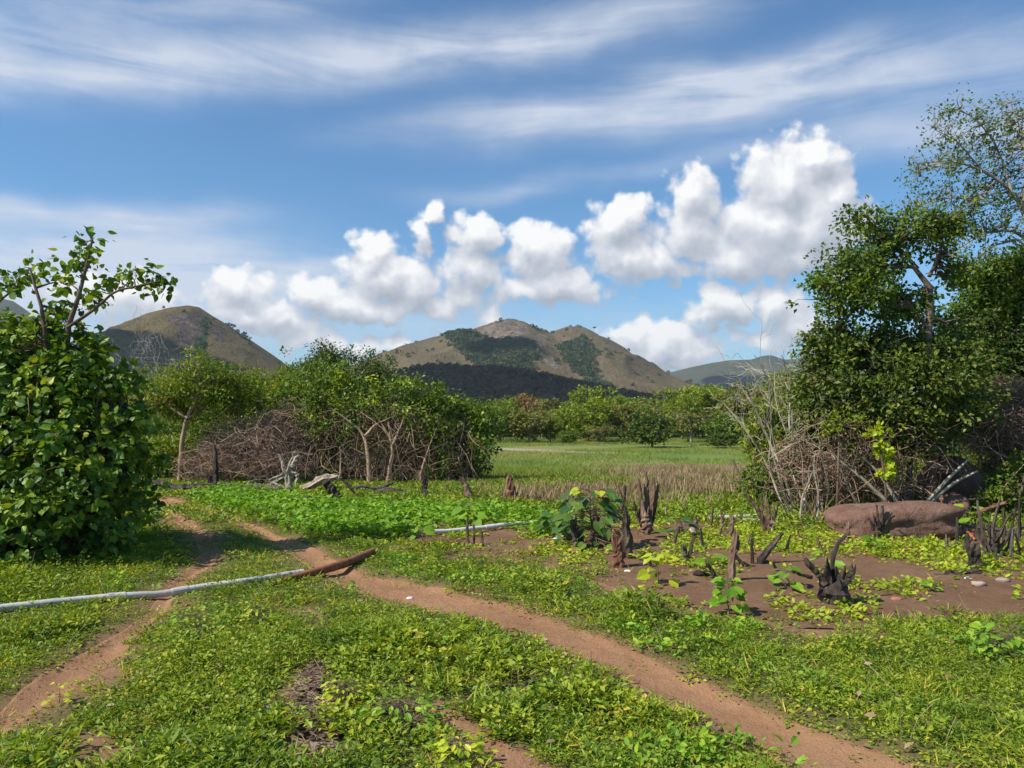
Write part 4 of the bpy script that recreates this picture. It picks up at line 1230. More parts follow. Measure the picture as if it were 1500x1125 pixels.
for key, leaf, bark, sd, kw in (("bright", L_LIGHT, B_BROWN, 71, {}), ("mid", L_MID, B_BROWN, 72, {}), ("dark", L_DARK, B_BROWN, 73, {}), ("olive", L_OLIVE, B_GREY, 74, {}),
                                ("twiggy", L_OLIVE, B_GREY, 75, dict(n=90, twiggy=.7)), ("tan", L_TAN, B_GREY, 76, dict(n=170)), ("bright2", L_LIGHT, B_BROWN, 77, dict(w=6.0)), ("olive2", L_OLIVE, B_BROWN, 78, dict(h=5.4)), ("mid2", L_MID, B_BROWN, 79, dict(w=5.8))):
    mbl, mbw = far_proto(sd, leaf, bark, **kw)
    o1 = mbw.build("trunk", bark, None, smooth=True); o2 = mbl.build("crown", leaf, None)
    FARP[key] = (o1.data, o2.data); bpy.data.objects.remove(o1); bpy.data.objects.remove(o2)
HW = dict(bright=(5.0, 5.2), mid=(5.0, 5.2), dark=(5.0, 5.2), olive=(5.0, 5.2), twiggy=(5.0, 5.2), tan=(5.0, 5.2), bright2=(5.0, 6.0), olive2=(5.4, 5.2), mid2=(5.0, 5.8))
_frng = np.random.RandomState(80)
def far_tree(key, px, top, hw, d, label, group, name="tree", cat="tree"):
    p = at(px, 600, d); z = Hs(p[0], p[1])
    h = at(px, top, d)[2] - z
    t = thing(name, (p[0], p[1], z), label, cat, group)
    hh, ww = HW[key]
    sx = 2 * hw * d / F / (ww * .95); sz = h / (hh * .93)
    t.scale = (sx, sx, sz); t.rotation_euler = (0, 0, _frng.rand() * 6.28)
    for nm, me in zip(("trunk", "crown"), FARP[key]):
        c = bpy.data.objects.new(nm, me); COL.objects.link(c); c.parent = t
    return t
G1 = "trees along the far side of the meadow"
for a in [
 ("mid", 733, 588, 30, 108, "mid-green tree touching the right flank of the vine-draped mound across the meadow"),
 ("olive", 775, 600, 34, 106, "dull green rounded tree at the far meadow edge, left of the small bright one"),
 ("bright", 806, 607, 20, 107, "small bright-green tree wedged between two broader ones on the meadow edge"),
 ("bright2", 862, 586, 40, 112, "broad yellow-green tree in the middle of the far meadow edge"),
 ("twiggy", 878, 618, 24, 104, "grey twiggy thin-leaved bush in front of the broad yellow-green tree"),
 ("olive2", 915, 592, 28, 112, "grey-green tree between the broad yellow-green tree and the dark free-standing one"),
 ("dark", 955, 603, 39, 92, "dark-green free-standing tree pushed forward into the meadow"),
 ("twiggy", 1012, 592, 32, 110, "grey half-bare tree right behind the dark free-standing tree"),
 ("bright", 1032, 566, 42, 130, "tall light-green tree on the rise above the grey half-bare tree"),
 ("dark", 1062, 632, 30, 90, "low dark bush at the right end of the meadow, beside the pale bare shrub"),
 ("mid2", 1062, 598, 36, 104, "dark-green tree over the low dark bush at the right end of the meadow"),
 ("olive", 1105, 562, 44, 118, "olive tree showing through the stems of the pale bare shrub"),
 ("tan", 762, 574, 24, 135, "tan dry-leaved tree standing up behind the left end of the meadow trees"),
 ("mid", 830, 628, 16, 103, "small round bush at the foot of the broad yellow-green tree"),
 ("olive2", 1150, 556, 44, 112, "tall olive tree behind the pale bare shrub, close to the big vine-hung thicket"),
 ]:
    far_tree(a[0], a[1], a[2], a[3], a[4], a[5], G1)
G2 = "trees filling the back of the far tree line"
keys = ["olive", "mid", "bright", "olive2", "mid2", "bright2", "twiggy", "olive", "dark"]
k = 0
for row, (d, base_top, n) in enumerate(((126, 596, 18), (150, 590, 20), (190, 588, 22), (250, 589, 24))):
    for i in range(n):
        px = 690 + (1210 - 690) * (i + .3 + .5 * _frng.rand()) / n
        top = base_top + 7 * _frng.randn() - 34 * float(sstep(930, 1120, px)) * (.7 if row else .4) 
        far_tree(keys[(k * 5 + row) % 9], px, top, 22 + 12 * _frng.rand(), d + 8 * _frng.randn(), "one of the crowded trees filling the back of the far tree line", G2)
        k += 1
for row, (d, base_top, n) in enumerate(((60, 600, 9), (110, 575, 12))):
    for i in range(n):
        px = 160 + 480 * (i + .5 * _frng.rand()) / n
        far_tree(keys[(k * 5 + row) % 9], px, base_top + 8 * _frng.randn(), 40 + 14 * _frng.rand(), d + 4 * _frng.randn(), "one of the half-hidden trees between the left thicket and the left hill", "trees behind the left thicket")
        k += 1

# ---- the right-hand group
d = 12.6
make_tree("vine_covered_bush", "tall dense mass of vine-hung shrubs with small dark leaves, behind the red boulder", "bush", d, (1290, 742),
    [[(1290,745,5),(1285,650,4),(1260,560,3),(1230,500,1.6)], [(1330,745,5),(1335,640,4),(1340,560,2)], [(1240,745,4),(1225,660,3),(1205,560,1.6)], [(1370,735,5),(1385,640,4),(1390,540,2)]],
    [(1258,555,78,82),(1228,505,44,44,-.1),(1330,575,80,80,-.3),(1300,512,66,38,.2),(1192,565,20,60,.2),(1395,560,58,75,.2),(1370,505,56,44,.5),(1260,630,80,40,.2),(1350,630,50,30,.3),(1200,620,36,50,.2),(1180,660,30,40,.4)],
    1300, 28, .19, .07, LEAFW, L_DARK, B_BROWN, seed=91, shell=.5, frac=.4, twig=.005, parts=ST, vs=.26, vmean=.62, jit=.2)
make_tree("tree", "brown-trunked tree leaning out of the vine-hung mass, its leafy crown spread towards the meadow", "tree", 12.3, (1362, 742),
    [[(1368,745,7),(1364,640,6.5),(1361,575,6),(1358,520,5.4),(1362,470,5),(1364,430,4.6),(1361,408,4.2),(1345,393,3.6),(1318,388,2.8),(1290,392,2),(1255,400,1.2)],
     [(1361,405,3.4),(1372,380,2.4),(1380,350,1.6),(1385,325,1)], [(1345,393,2.4),(1320,365,1.8),(1290,345,1.2),(1260,322,.8)], [(1360,478,2.8),(1345,462,2.2),(1332,445,1.4)], [(1360,460,2.2),(1385,472,1.6),(1400,468,1.0)],[(1318,388,2),(1270,420,1.3),(1220,440,.8)]],
    [(1245,395,58,36),(1285,372,50,34,.2),(1330,335,66,28,.2),(1262,322,34,22),(1205,415,26,14),(1330,440,46,26,.3),(1240,440,48,18),(1270,425,50,28,-.3),(1385,330,44,24,.3),(1300,460,30,14),(1385,360,30,20),(1400,400,30,20,.3)],
    700, 17, .17, .068, LEAFW, L_MID, B_BROWN, seed=92, shell=.3, frac=.75, twig=.0055, vs=.2, vmean=.42, jit=.25)
make_tree("tree", "high thin-leaved tree with pale branches and sky showing between its tiny leaves", "tree", 14.0, (1560, 742),
    [[(1562,745,7.4),(1556,600,6.8),(1545,480,6.2),(1530,400,5.6),(1512,340,5),(1498,300,4.3)], [(1498,300,3.1),(1482,282,2.7),(1462,262,2.2),(1440,250,1.9),(1415,240,1.4),(1380,235,0.93),(1345,250,0.62)],
     [(1482,282,2.2),(1470,240,1.7),(1455,205,1.4),(1430,175,0.87),(1405,160,0.56)], [(1498,300,2.5),(1505,240,1.9),(1495,190,1.2),(1480,150,0.74)], [(1462,262,1.6),(1430,290,1.1),(1390,290,0.74),(1350,300,0.5)], [(1440,250,1.2),(1400,205,0.87),(1370,190,0.5)],
     [(1520,360,2.8),(1480,336,2.2),(1440,342,1.7),(1410,360,1.2),(1385,375,0.74)], [(1524,380,2.5),(1490,350,1.9),(1455,360,1.2),(1425,382,0.74)],[(1512,340,3.1),(1550,250,2.5),(1580,180,1.2)],[(1505,240,1.2),(1550,200,0.93),(1560,160,0.62)]],
    [(1415,195,80,48,0),(1470,170,44,36,.2),(1370,250,52,44,-.1),(1440,250,70,50,.3),(1330,300,30,40),(1400,300,60,30,.2),(1500,210,50,60,.4),(1560,200,60,70,.3),(1340,230,22,14),(1385,165,24,14),(1450,310,50,26,-.2),(1490,340,40,26),(1480,285,40,40,.3),(1420,330,40,24,.2),(1400,368,34,20,-.2),(1440,372,30,18,-.2)],
    760, 10, .17, .052, LEAFW, L_MID, B_GREY, seed=93, shell=.35, frac=.95, twig=.0055, vs=.16, vmean=.40, jit=.2)
for lab, els, dd, lf, sd in (
   ("dark-green tree crown at the right border, below the high thin-leaved tree", [(1450,430,46,44),(1485,470,50,60),(1500,400,44,34),(1420,470,36,40),(1440,400,40,24),(1495,430,40,60)], 15.5, L_MID, 95),
   ("shaded bushy tree behind the vine-hung mass at the right border", [(1455,540,56,60),(1490,600,50,60),(1500,520,50,70),(1430,500,40,50),(1460,610,50,40)], 15.0, L_DARK, 96)):
    make_tree("tree", lab, "tree", dd, (1480, 720), [[(1485,722,7),(1480,620,6),(1470,520,4),(1455,450,2)]], els, 620, 26, .24, .08, LEAFW, lf, B_BROWN, seed=sd, shell=.55, frac=.4, vs=.18)
make_tree("shrub", "small-leaved green shrub at the right border, above the heap of cut sticks", "shrub", 12.0, (1475, 765), [], [(1480,715,34,28),(1505,700,36,34),(1455,730,20,18),(1490,745,40,20)], 200, 22, .13, .05, LEAFW, L_MID, B_BROWN, seed=97, parts=ST)
make_tree("shrub", "light-green bush seen through the bare stems of the pale shrub", "shrub", 15.5, (1145, 735), [], [(1145,590,38,46),(1125,640,36,46),(1160,650,40,60),(1135,700,46,30)], 330, 22, .2, .075, LEAFW, L_LIGHT, B_BROWN, seed=98, parts=ST, vs=.18, vmean=.5)
make_tree("shrub", "dark low bush at the foot of the pale bare shrub", "shrub", 13.8, (1115, 740), [], [(1112,712,26,30),(1150,720,40,26),(1190,705,46,44,.4),(1240,700,50,44,.5)], 260, 20, .16, .065, LEAFW, L_DARK, B_BROWN, seed=99, parts=ST)
# dry brown stems below the vine-hung mass
rng = np.random.RandomState(101)
b = gp(1300, 745)
t = plant("dry_thicket", "dry brown stems and twigs crowding the shade under the vine-hung mass behind the boulder", "thicket", b)
C, R = ells_px([(1230,660,80,60),(1320,660,80,60,.1),(1400,630,60,50,.3),(1180,690,50,50),(1280,710,100,30)], 12.4)
mb = MB(); tangle(mb, rng, C, R, 900, .7, .006, curl=.35)
n = 70; px = 1160 + 230 * rng.rand(n)
A = np.array([at(p_, 745, 12.4 + .4 * rng.randn()) for p_ in px]); A[:, 2] = H(A[:, 0], A[:, 1]) - .02
B = A + np.stack([.55 * rng.randn(n), .3 * rng.randn(n), .7 + .9 * rng.rand(n)], 1)
strands(mb, bend(rng, A, B, 9, .07), (.005 + .006 * rng.rand(n, 1)) * np.linspace(1.2, .4, 9)[None], 4, v=.1 + .6 * rng.rand(n))
mb.build("twigs", B_VINE, t, origin=b)
b = gp(1440, 740)
t = plant("dry_thicket", "tangled brush of dead brown twigs at the right border, over the earth bank", "thicket", b)
C, R = ells_px([(1440,630,55,36),(1490,640,50,44,.2),(1400,600,40,30,.2),(1470,590,50,30,.6),(1480,690,40,20)], 13.2)
mb = MB(); tangle(mb, rng, C, R, 2600, .7, .005, curl=.4, vr=(0, .8))
mb.build("twigs", B_VINE, t, origin=b)
# pale leafless shrub
bare_shrub("bare_shrub", "pale leafless shrub fanning whitish stems in front of the meadow's right end", (1160, 748), 12.8,
    [(1158,1060,590),(1162,1075,560),(1160,1095,560),(1165,1120,530),(1168,1145,520),(1164,1150,560),(1170,1180,540),(1160,1120,610),(1172,1210,600),(1175,1195,650),(1168,1160,600),(1180,1230,680),(1166,1135,540),(1162,1105,520)], 1.5, B_TWIG, 111, fork=4, tipr=.3)
bare_shrub("bare_shrub", "few thin crooked whitish stems rising beside the left end of the boulder", (1215, 745), 12.0,
    [(1212,1205,640),(1205,1195,660),(1228,1240,650),(1195,1190,690),(1240,1215,660)], 1.7, B_TWIG, 112, fork=3)
# bright climbing vine
make_tree("climbing_plant", "bright lime-green climber hanging in sunlit leaves over the dry stems behind the boulder", "plant", 11.6, (1300, 742),
    [[(1300,745,2),(1296,700,1.8),(1290,660,1.5),(1286,635,1)]], [(1286,636,16,14),(1293,650,14,14),(1298,672,10,18),(1300,692,14,10),(1310,628,8,6)], 44, 8, .06, .062, HEART, L_LIME, B_BROWN, seed=113, shell=.2, frac=.6, twig=.003, parts=("stem", "leaves"))
make_tree("climbing_plant", "small yellow-green leaf spray against the dark foot of the vine-hung mass", "plant", 11.8, (1225, 742),
    [[(1225,745,2),(1228,680,1.6),(1230,625,1)]], [(1232,615,22,14),(1215,630,16,10),(1260,618,20,10)], 50, 8, .08, .055, LEAFW, L_LIGHT, B_BROWN, seed=114, shell=.2, frac=.6, twig=.003, parts=("stem", "leaves"))
# leaning dead poles over the bank
def poles(name, label, cat, lines, d, mat, seed, part="pole", group=None):
    rng = np.random.RandomState(seed)
    L = [px_line(l, d) for l in lines]
    b = L[0][0, :3].copy(); b[2] = Hs(b[0], b[1])
    t = plant(name, label, cat, b, group)
    for l in L:
        mb = MB(); limb_mesh(mb, rng, [l], sides=6, K=8)
        mb.build(part, mat, t, smooth=True, origin=b)
    return t
poles("dead_branch", "two bleached dead branches leaning up from behind the boulder's right end", "branch", [[(1352,742,3),(1385,705,2.6),(1420,672,1.6)], [(1354,742,2.6),(1400,705,2.2),(1432,690,1.4)]], 12.0, B_TWIG, 121, "branch")
poles("dead_branch", "long straw-coloured dead branches slanting across the dark thicket behind the boulder", "branch", [[(1310,745,3.2),(1270,705,2.8),(1225,672,1.6)], [(1318,742,2.6),(1285,690,2),(1262,668,1.2)]], 11.9, B_TWIG, 122, "branch")
# ------------------------------------------------------------------ pipes
M_PVC = plain("grey_white_plastic", (.50, .47, .43), rough=.5, var=.14, scale=3, spots=((.36, .31, .26), 9, .55))
M_PVC2 = plain("white_plastic", (.60, .58, .54), rough=.45, var=.08, scale=4, spots=((.42, .38, .33), 8, .60))
M_RUST = plain("rusty_steel", (.235, .085, .032), rough=.8, var=.5, scale=9, spots=((.10, .045, .025), 14, .52))
M_RUST2 = plain("rusty_iron_dark", (.12, .05, .03), rough=.85, var=.4, scale=9)

def ground_tube(pts, r, K=90, bury=0.0, wob=.006, seed=0, rs=None):
    """Tube lying on the ground below a line of pixels; returns (P, R)."""
    rng = np.random.RandomState(seed)
    g = np.array([flat(*p) for p in pts])
    q = resample(np.column_stack([g, np.zeros(len(g))]), K)
    q = smooth_line(q, 12)
    z = H(q[:, 0], q[:, 1])
    z = smooth_line(z[:, None] * np.ones((1, 3)), 40)[:, 0]
    r_ = np.full(K, r) if rs is None else np.interp(np.linspace(0, 1, K), np.linspace(0, 1, len(rs)), rs)
    P = np.column_stack([q[:, 0], q[:, 1], z + r_ * (1 - bury) + wob * fbm(np.arange(K) * .2, np.zeros(K) + seed)])
    return P, r_

def pipe(name, label, pts, r, mat, couplers=(), group=None, bury=-.25, seed=0, sides=16, rs=None, cap=True, lump=0, straight=False):
    P, R = ground_tube(pts, r, bury=bury, seed=seed, rs=rs)
    if straight:
        zl = np.interp(np.linspace(0, 1, len(P)), [0, .25, 1], [H(P[:1, 0], P[:1, 1])[0] - .005, H(P[22:23, 0], P[22:23, 1])[0] + .035, H(P[-1:, 0], P[-1:, 1])[0] + .055])
        P[:, 2] = np.maximum(zl, H(P[:, 0], P[:, 1]) + R * .5)
        P = smooth_line(P, 30)
    b = P[len(P) // 2].copy(); b[2] = Hs(b[0], b[1])
    t = thing(name, tuple(b), label, "pipe", group)
    mb = MB(); strands(mb, P[None], R[None], sides, cap=cap, lump=lump, rng=np.random.RandomState(seed))
    mb.build("tube", mat, t, smooth=True, origin=b)
    for f in couplers:
        i = int(f * (len(P) - 1)); i0, i1 = max(0, i - 1), min(len(P) - 1, i + 1)
        dr = nrm(P[i1] - P[i0]); c = P[i]
        w = .07
        prof = np.array([-w, -w * .98, w * .98, w])
        pp = c + dr * prof[:, None]
        mb = MB(); strands(mb, pp[None], np.array([[r * 1.01, r * 1.16, r * 1.16, r * 1.01]]), sides, cap=True)
        mb.build("coupler", mat, t, smooth=False, origin=b)
    return t
pipe("water_pipe", "long grey-white plastic pipe lying across the narrow footpath through the weeds", [(-120,916),(0,897),(100,886),(210,874),(300,862),(350,858),(400,851),(444,844)], .031, M_PVC, couplers=(.45, .62), seed=1)
pipe("rusty_pipe", "crushed rust-brown steel pipe end lying on the wide dirt path", [(372,866),(415,854),(470,842),(510,830),(549,813)], .06, M_RUST, seed=2, rs=[.010, .026, .042, .046, .044, .040], sides=14, bury=.0, straight=True)
pipe("water_pipe", "white plastic pipe half hidden in bright leaves beside three thin burnt stakes", [(630,787),(690,782),(750,777),(800,773)], .029, M_PVC2, couplers=(.5,), seed=3, bury=-1.8)
pipe("water_pipe", "white plastic pipe lying far back in the plot, left of the branching brown stump", [(1040,766),(1080,764),(1112,762)], .038, M_PVC2, seed=4, bury=-.6)
pipe("water_pipe", "thin grey plastic pipe ending behind the branching brown stump, touching the white pipe", [(1088,768),(1112,768),(1140,763)], .028, M_PVC, seed=5, bury=-.4)
pipe("rusty_bar", "dark rusted bar half sunk in the soil under the three thin burnt stakes", [(608,803),(650,800),(690,799)], .035, M_RUST2, seed=6, sides=8, lump=.3, bury=.2)

# ------------------------------------------------------------------ charred stumps left in the plot
W_CHAR = woodmat("charred_wood", [(.3, (.012, .010, .009)), (.48, (.045, .034, .027)), (.6, (.12, .085, .062)), (.75, (.24, .19, .15))], scale=10, bump=.9)
W_BURNT = woodmat("scorched_brown_wood", [(.3, (.035, .022, .016)), (.46, (.13, .078, .052)), (.62, (.26, .17, .12)), (.75, (.36, .27, .20))], scale=10, bump=.8)
W_RED = woodmat("split_red_wood", [(.3, (.06, .03, .018)), (.5, (.19, .09, .05)), (.7, (.34, .20, .12))], scale=9, bump=.8)
W_BLEACH = woodmat("bleached_wood", [(.25, (.10, .075, .055)), (.48, (.32, .25, .19)), (.7, (.52, .44, .35))], scale=7, bump=.5)
W_DARKLOG = woodmat("weathered_dark_log", [(.3, (.03, .024, .02)), (.5, (.085, .065, .052)), (.7, (.20, .16, .13))], scale=8, bump=.7)
W_CUT = plain("fresh_cut_wood", (.50, .40, .28), rough=.8, var=.25, scale=20)
W_EMBER = plain("orange_cut_wood", (.42, .12, .04), rough=.8, var=.35, scale=22)

def prong(mb, rng, line, d, K=12, sides=9, lump=.30, jag=True, rs=1.0):
    p = px_line(line, d)
    p[:, 3] *= rs
    p = resample(p, K)
    w = smooth_line(rng.randn(K, 3) * .5, 1) * p[:, 3:4] * .35; w[0] = 0; w[-1] *= .5
    p[:, :3] += w
    p[:, 3] *= 1 + .10 * rng.randn(K)
    n0 = mb.n
    strands(mb, p[None, :, :3], p[None, :, 3], sides, lump=lump, rng=rng, cap=True)
    if jag:       # splintered top
        V = mb.V[0 if len(mb.V) == 1 else -3]
        ring = slice((K - 1) * sides, K * sides)
        dr = nrm(p[-1, :3] - p[-2, :3])
        off = dr[None] * (rng.rand(sides, 1) ** 1.5) * p[-1, 3] * 2.6
        V[ring] += off
        mb.V[-1][:sides] += off
        mb.V[-1][sides] -= dr * p[-1, 3] * .4
    return p

def stump(name, label, cat, base, prongs, mat, seed, group="burnt stumps left standing in the plot", d=None, child="branch", trunk="trunk", cut=None, lump=.46, tipmat=None):
    """base (px, py) on the ground; prongs: pixel lines [(px, py, radius px[, depth offset])]; the first is the trunk."""
    rng = np.random.RandomState(seed)
    dd = flat(*base)[1] if d is None else d
    b = at(base[0], base[1], dd); b[2] = Hs(b[0], b[1])
    t = thing(name, tuple(b), label, cat, group)
    for i, l in enumerate(prongs):
        mb = MB()
        l = [tuple(e) for e in l]
        p = prong(mb, rng, l, dd, sides=12 if i == 0 else 9, lump=lump, rs=.86 if i == 0 else .62)
        if i == 0 and cat in ("stump", "post", "stake"):
            # roots sink into the soil
            for V in mb.V: V[:, 2] = np.where(V[:, 2] < b[2] + .03, V[:, 2] - .06, V[:, 2])
        mb.build(trunk if i == 0 else child, mat, t, smooth=False, origin=b)
    if cut:
        (cx, cy, cr) = cut
        c = at(cx, cy, dd); r = cr * dd / F
        a = np.arange(12) / 12 * 2 * pi
        dr = nrm(np.array([.5, -.5, .75])); u = nrm(np.cross(dr, [0, 0, 1])); v_ = np.cross(dr, u)
        ring = c + r * (np.cos(a)[:, None] * u + np.sin(a)[:, None] * v_) * (1 + .15 * rng.randn(12, 1))
        mb = MB(); mb.add(np.vstack([ring, ring - dr * .02, c[None], (c - dr * .02)[None]]), T=[(i, (i + 1) % 12, 24) for i in range(12)] + [((i + 1) % 12 + 12, i + 12, 25) for i in range(12)], Q=[(i + 12, (i + 1) % 12 + 12, (i + 1) % 12, i) for i in range(12)])
        mb.build("cut_end", tipmat or W_CUT, t, origin=b)
    return t
SG = "burnt stumps left standing in the plot"
stump("stump", "black charred stump with four burnt arms, nearest the dirt path in the bare soil", "stump", (1222,888), [
    [(1223,892,29),(1223,880,23),(1222,866,20),(1222,856,20),(1222,848,20)], [(1210,856,9,-.05),(1201,843,8,-.05),(1188,830,6.5,-.05),(1180,821,5.5,-.05)], [(1190,846,3.6,-.05),(1178,843,3,-.05),(1162,837,2.6,-.05)], [(1222,856,6.5,.06),(1220,830,5,.06),(1221,810,4.6,.06),(1228,797,4,.06),(1238,785,3.4,.06)],
    [(1232,858,8,-.04),(1240,850,7.5,-.04),(1246,840,7,-.04),(1249,834,6,-.04)], [(1229,853,4.5,.1),(1238,844,4,.1),(1244,838,3.5,.1)]], W_CHAR, 201)
stump("stump", "tall splintered brown stump of many upright prongs, standing behind the big-leaved sapling", "stump", (945,784), [
    [(946,786,12),(946,772,11),(945,760,10),(944,752,8)], [(942,765,6,-.03),(940,740,5.5,-.03),(937,715,5,-.03),(934,702,3.5,-.03)], [(947,762,7,.03),(948,735,7,.03),(948,712,6,.03),(946,692,2,.03)], [(952,760,6),(955,735,5.5),(957,712,4),(957,700,3)], [(955,764,6,.05),(960,742,5,.05),(962,722,4,.05),(964,712,3,.05)], [(938,768,5,-.06),(932,750,4,-.06),(928,735,3.2,-.06)]], W_BURNT, 202)
stump("stake", "thin forked burnt stick to the left of the tall splintered brown stump", "stake", (910,752), [[(908,754,3.2),(912,738,2.8),(915,728,2.4),(916,714,2)], [(913,735,2),(910,724,1.8),(906,713,1.4)]], W_CHAR, 203)
stump("stump", "pointed black plank-like stump standing upright behind the short red-brown one", "stump", (919,822), [[(920,824,7),(919,800,6.6),(917,770,5.2),(916,752,3.2),(915,741,1.5)]], W_CHAR, 204)
stump("stump", "short broken red-brown stump in the bare soil, left of the yellow-green sapling", "stump", (907,836), [[(907,838,9),(907,825,8.5),(906,810,8),(904,797,7)], [(901,812,5,.05),(899,795,4.5,.05),(898,780,3.5,.05)]], W_RED, 205)
stump("stump", "broad splintered red-brown stump alone at the far edge of the leafy growth", "stump", (748,736), [[(748,738,10),(748,728,8.5),(748,715,6.5),(747,700,4.5)], [(742,736,5),(740,726,4),(740,720,2.5)], [(754,737,4),(757,728,2.6),(758,722,1.6)]], W_RED, 206)
stump("stump", "leaning brown broken stump on the far side of the leafy growth", "stump", (688,733), [[(690,734,6),(688,725,5.5),(684,714,5),(678,704,4)]], W_BURNT, 207)
stump("post", "slim dark post before the right foot of the vine-draped mound", "post", (622,730), [[(622,731,4.6),(622,718,4.2),(622,706,4),(621,698,3.4)]], W_CHAR, 208, None)
for (bx, by, tx, ty, r, lab, sd) in ((685,803,684,764,2.8,"left and tallest of three thin burnt stakes beside the half-hidden white pipe",209), (694,801,694,769,2.6,"middle one of three thin burnt stakes beside the half-hidden white pipe",210), (706,803,706,779,2.2,"right and shortest of three thin burnt stakes beside the half-hidden white pipe",211)):
    stump("stake", lab, "stake", (bx, by), [[(bx,by+1,r),(bx+.5,(by+ty)/2,r*.9),(tx,ty,r*.7)]], W_BURNT, sd, "three thin burnt stakes")
stump("stump", "small dark stub rising out of the leaves left of the big-leaved sapling", "stump", (836,745), [[(836,747,4),(836,738,3.4),(838,725,2)], [(835,742,2.4),(832,735,1.6),(833,728,1)]], W_BURNT, 212)
stump("stump", "tilted black stump standing inside the big-leaved sapling", "stump", (848,806), [[(850,808,10),(847,795,8.5),(843,780,7),(840,765,5.5)]], W_CHAR, 213)
stump("stump", "black snag leaning inside the right half of the big-leaved sapling", "stump", (871,790), [[(868,792,6),(872,775,5.5),(874,760,5),(871,748,3)]], W_CHAR, 214)
stump("stump", "grey forked stump with a pale fresh-cut end in the middle of the bare soil", "stump", (1006,829), [[(1005,831,7),(1005,822,6.5),(1004,812,5.5),(1001,803,4)], [(1009,818,4.5),(1013,802,4),(1017,788,3.6),(1019,778,3.2)]], W_DARKLOG, 215, cut=(1016,776,5.5))
stump("stump", "straight dark stump with a knobbly broken top, beside the trailing squash-leaved plant", "stump", (1071,855), [[(1071,857,7),(1072,835,6.4),(1074,815,6),(1077,800,5.6),(1078,786,4)], [(1078,808,4),(1082,800,3),(1083,793,2)]], W_BURNT, 216)
stump("stump", "low dark leaning stick-stump under the grey-green squash leaf", "stump", (1050,856), [[(1051,857,4.5),(1046,843,4),(1042,834,3.4),(1037,828,2.6)]], W_CHAR, 217)
stump("stump", "bent charred stump curving up to the right out of the bare soil", "stump", (1113,829), [[(1112,831,6),(1114,822,5),(1120,814,4.6),(1126,804,4.4),(1136,794,3.8),(1145,782,2.4)], [(1116,824,3.4),(1124,822,3),(1130,824,2.4)]], W_CHAR, 218)
stump("stake", "thin upright burnt stick left of the bent charred stump", "stake", (1102,829), [[(1102,830,2.8),(1102,812,2.5),(1102,790,2)]], W_CHAR, 219)
stump("stump", "long black stick lying off the foot of the bent charred stump", "stick", (1090,832), [[(1112,833,3,-.05),(1098,831,3,-.1),(1084,822,2.6,-.1),(1078,814,2,-.1)]], W_CHAR, 220, "loose charred wood", trunk="stick")
stump("stump", "brown stump with two stubby twigs behind the knobbly straight one", "stump", (1070,792), [[(1070,794,5),(1070,782,4.4),(1072,768,4),(1073,757,3)], [(1072,764,3),(1080,759,2.6),(1087,754,2)], [(1069,784,2.6),(1065,778,2.2),(1062,774,1.6)]], W_BURNT, 221)
stump("stump", "branching brown stump with a long arm leaning left, before the pale leafless shrub", "stump", (1125,785), [[(1127,786,9),(1127,775,8),(1127,764,7)], [(1122,778,6),(1117,762,5.4),(1110,746,4.6),(1097,730,3)], [(1117,766,4,.05),(1116,745,3.6,.05),(1114,725,2.2,.05)], [(1128,768,5),(1127,750,4),(1124,735,3)], [(1133,772,4.6),(1134,752,3.6),(1133,738,2.4)], [(1131,768,2.6,.08),(1138,748,2,.08),(1140,735,1.4,.08)], [(1124,764,2.4,.05),(1121,740,1.8,.05),(1123,722,1.2,.05)]], W_BURNT, 222)
stump("stump", "stubby brown post just in front of the boulder's dark left end", "post", (1242,796), [[(1242,797,4.6),(1242,785,4.2),(1240,772,3.8)]], W_BURNT, 223)
stump("stump", "black many-pronged stump standing against the middle of the boulder", "stump", (1287,791), [[(1287,793,7),(1287,780,6.5),(1287,770,6)], [(1290,776,4.6),(1292,758,4),(1293,742,3.2)], [(1286,774,3.6),(1285,757,3),(1284,742,2)], [(1281,780,3.6),(1277,768,3),(1273,760,2)], [(1293,776,2.6),(1300,764,2.2),(1306,752,1.4)], [(1280,790,2.6),(1279,778,2.2),(1279,770,1.6)], [(1283,772,2.2,.04),(1281,762,1.8,.04),(1280,756,1.2,.04)]], W_CHAR, 224)
stump("stake", "short black stick pair leaning before the right half of the boulder", "stake", (1338,786), [[(1338,787,2.6),(1337,775,2.3),(1335,765,2)], [(1336,772,1.8),(1330,765,1.6),(1325,760,1)]], W_CHAR, 225)
stump("stake", "single straight thin stick before the right half of the boulder", "stake", (1350,788), [[(1350,789,2.2),(1350,772,2),(1351,757,1.6)]], W_CHAR, 226)
stump("stake", "low crooked twig stump on the soil before the right half of the boulder", "stake", (1343,792), [[(1342,793,3),(1342,782,2.4),(1341,768,1.8)], [(1334,786,1.6),(1324,782,1.6),(1315,776,1.2)]], W_CHAR, 227)
stump("stump", "upright charred post with an orange burnt-through top, beside the branching snag", "post", (1429,837), [[(1430,839,9.5),(1429,825,9),(1427,805,8.6),(1426,786,8.2)]], W_CHAR, 228, cut=(1427,784,8.6), tipmat=W_EMBER)
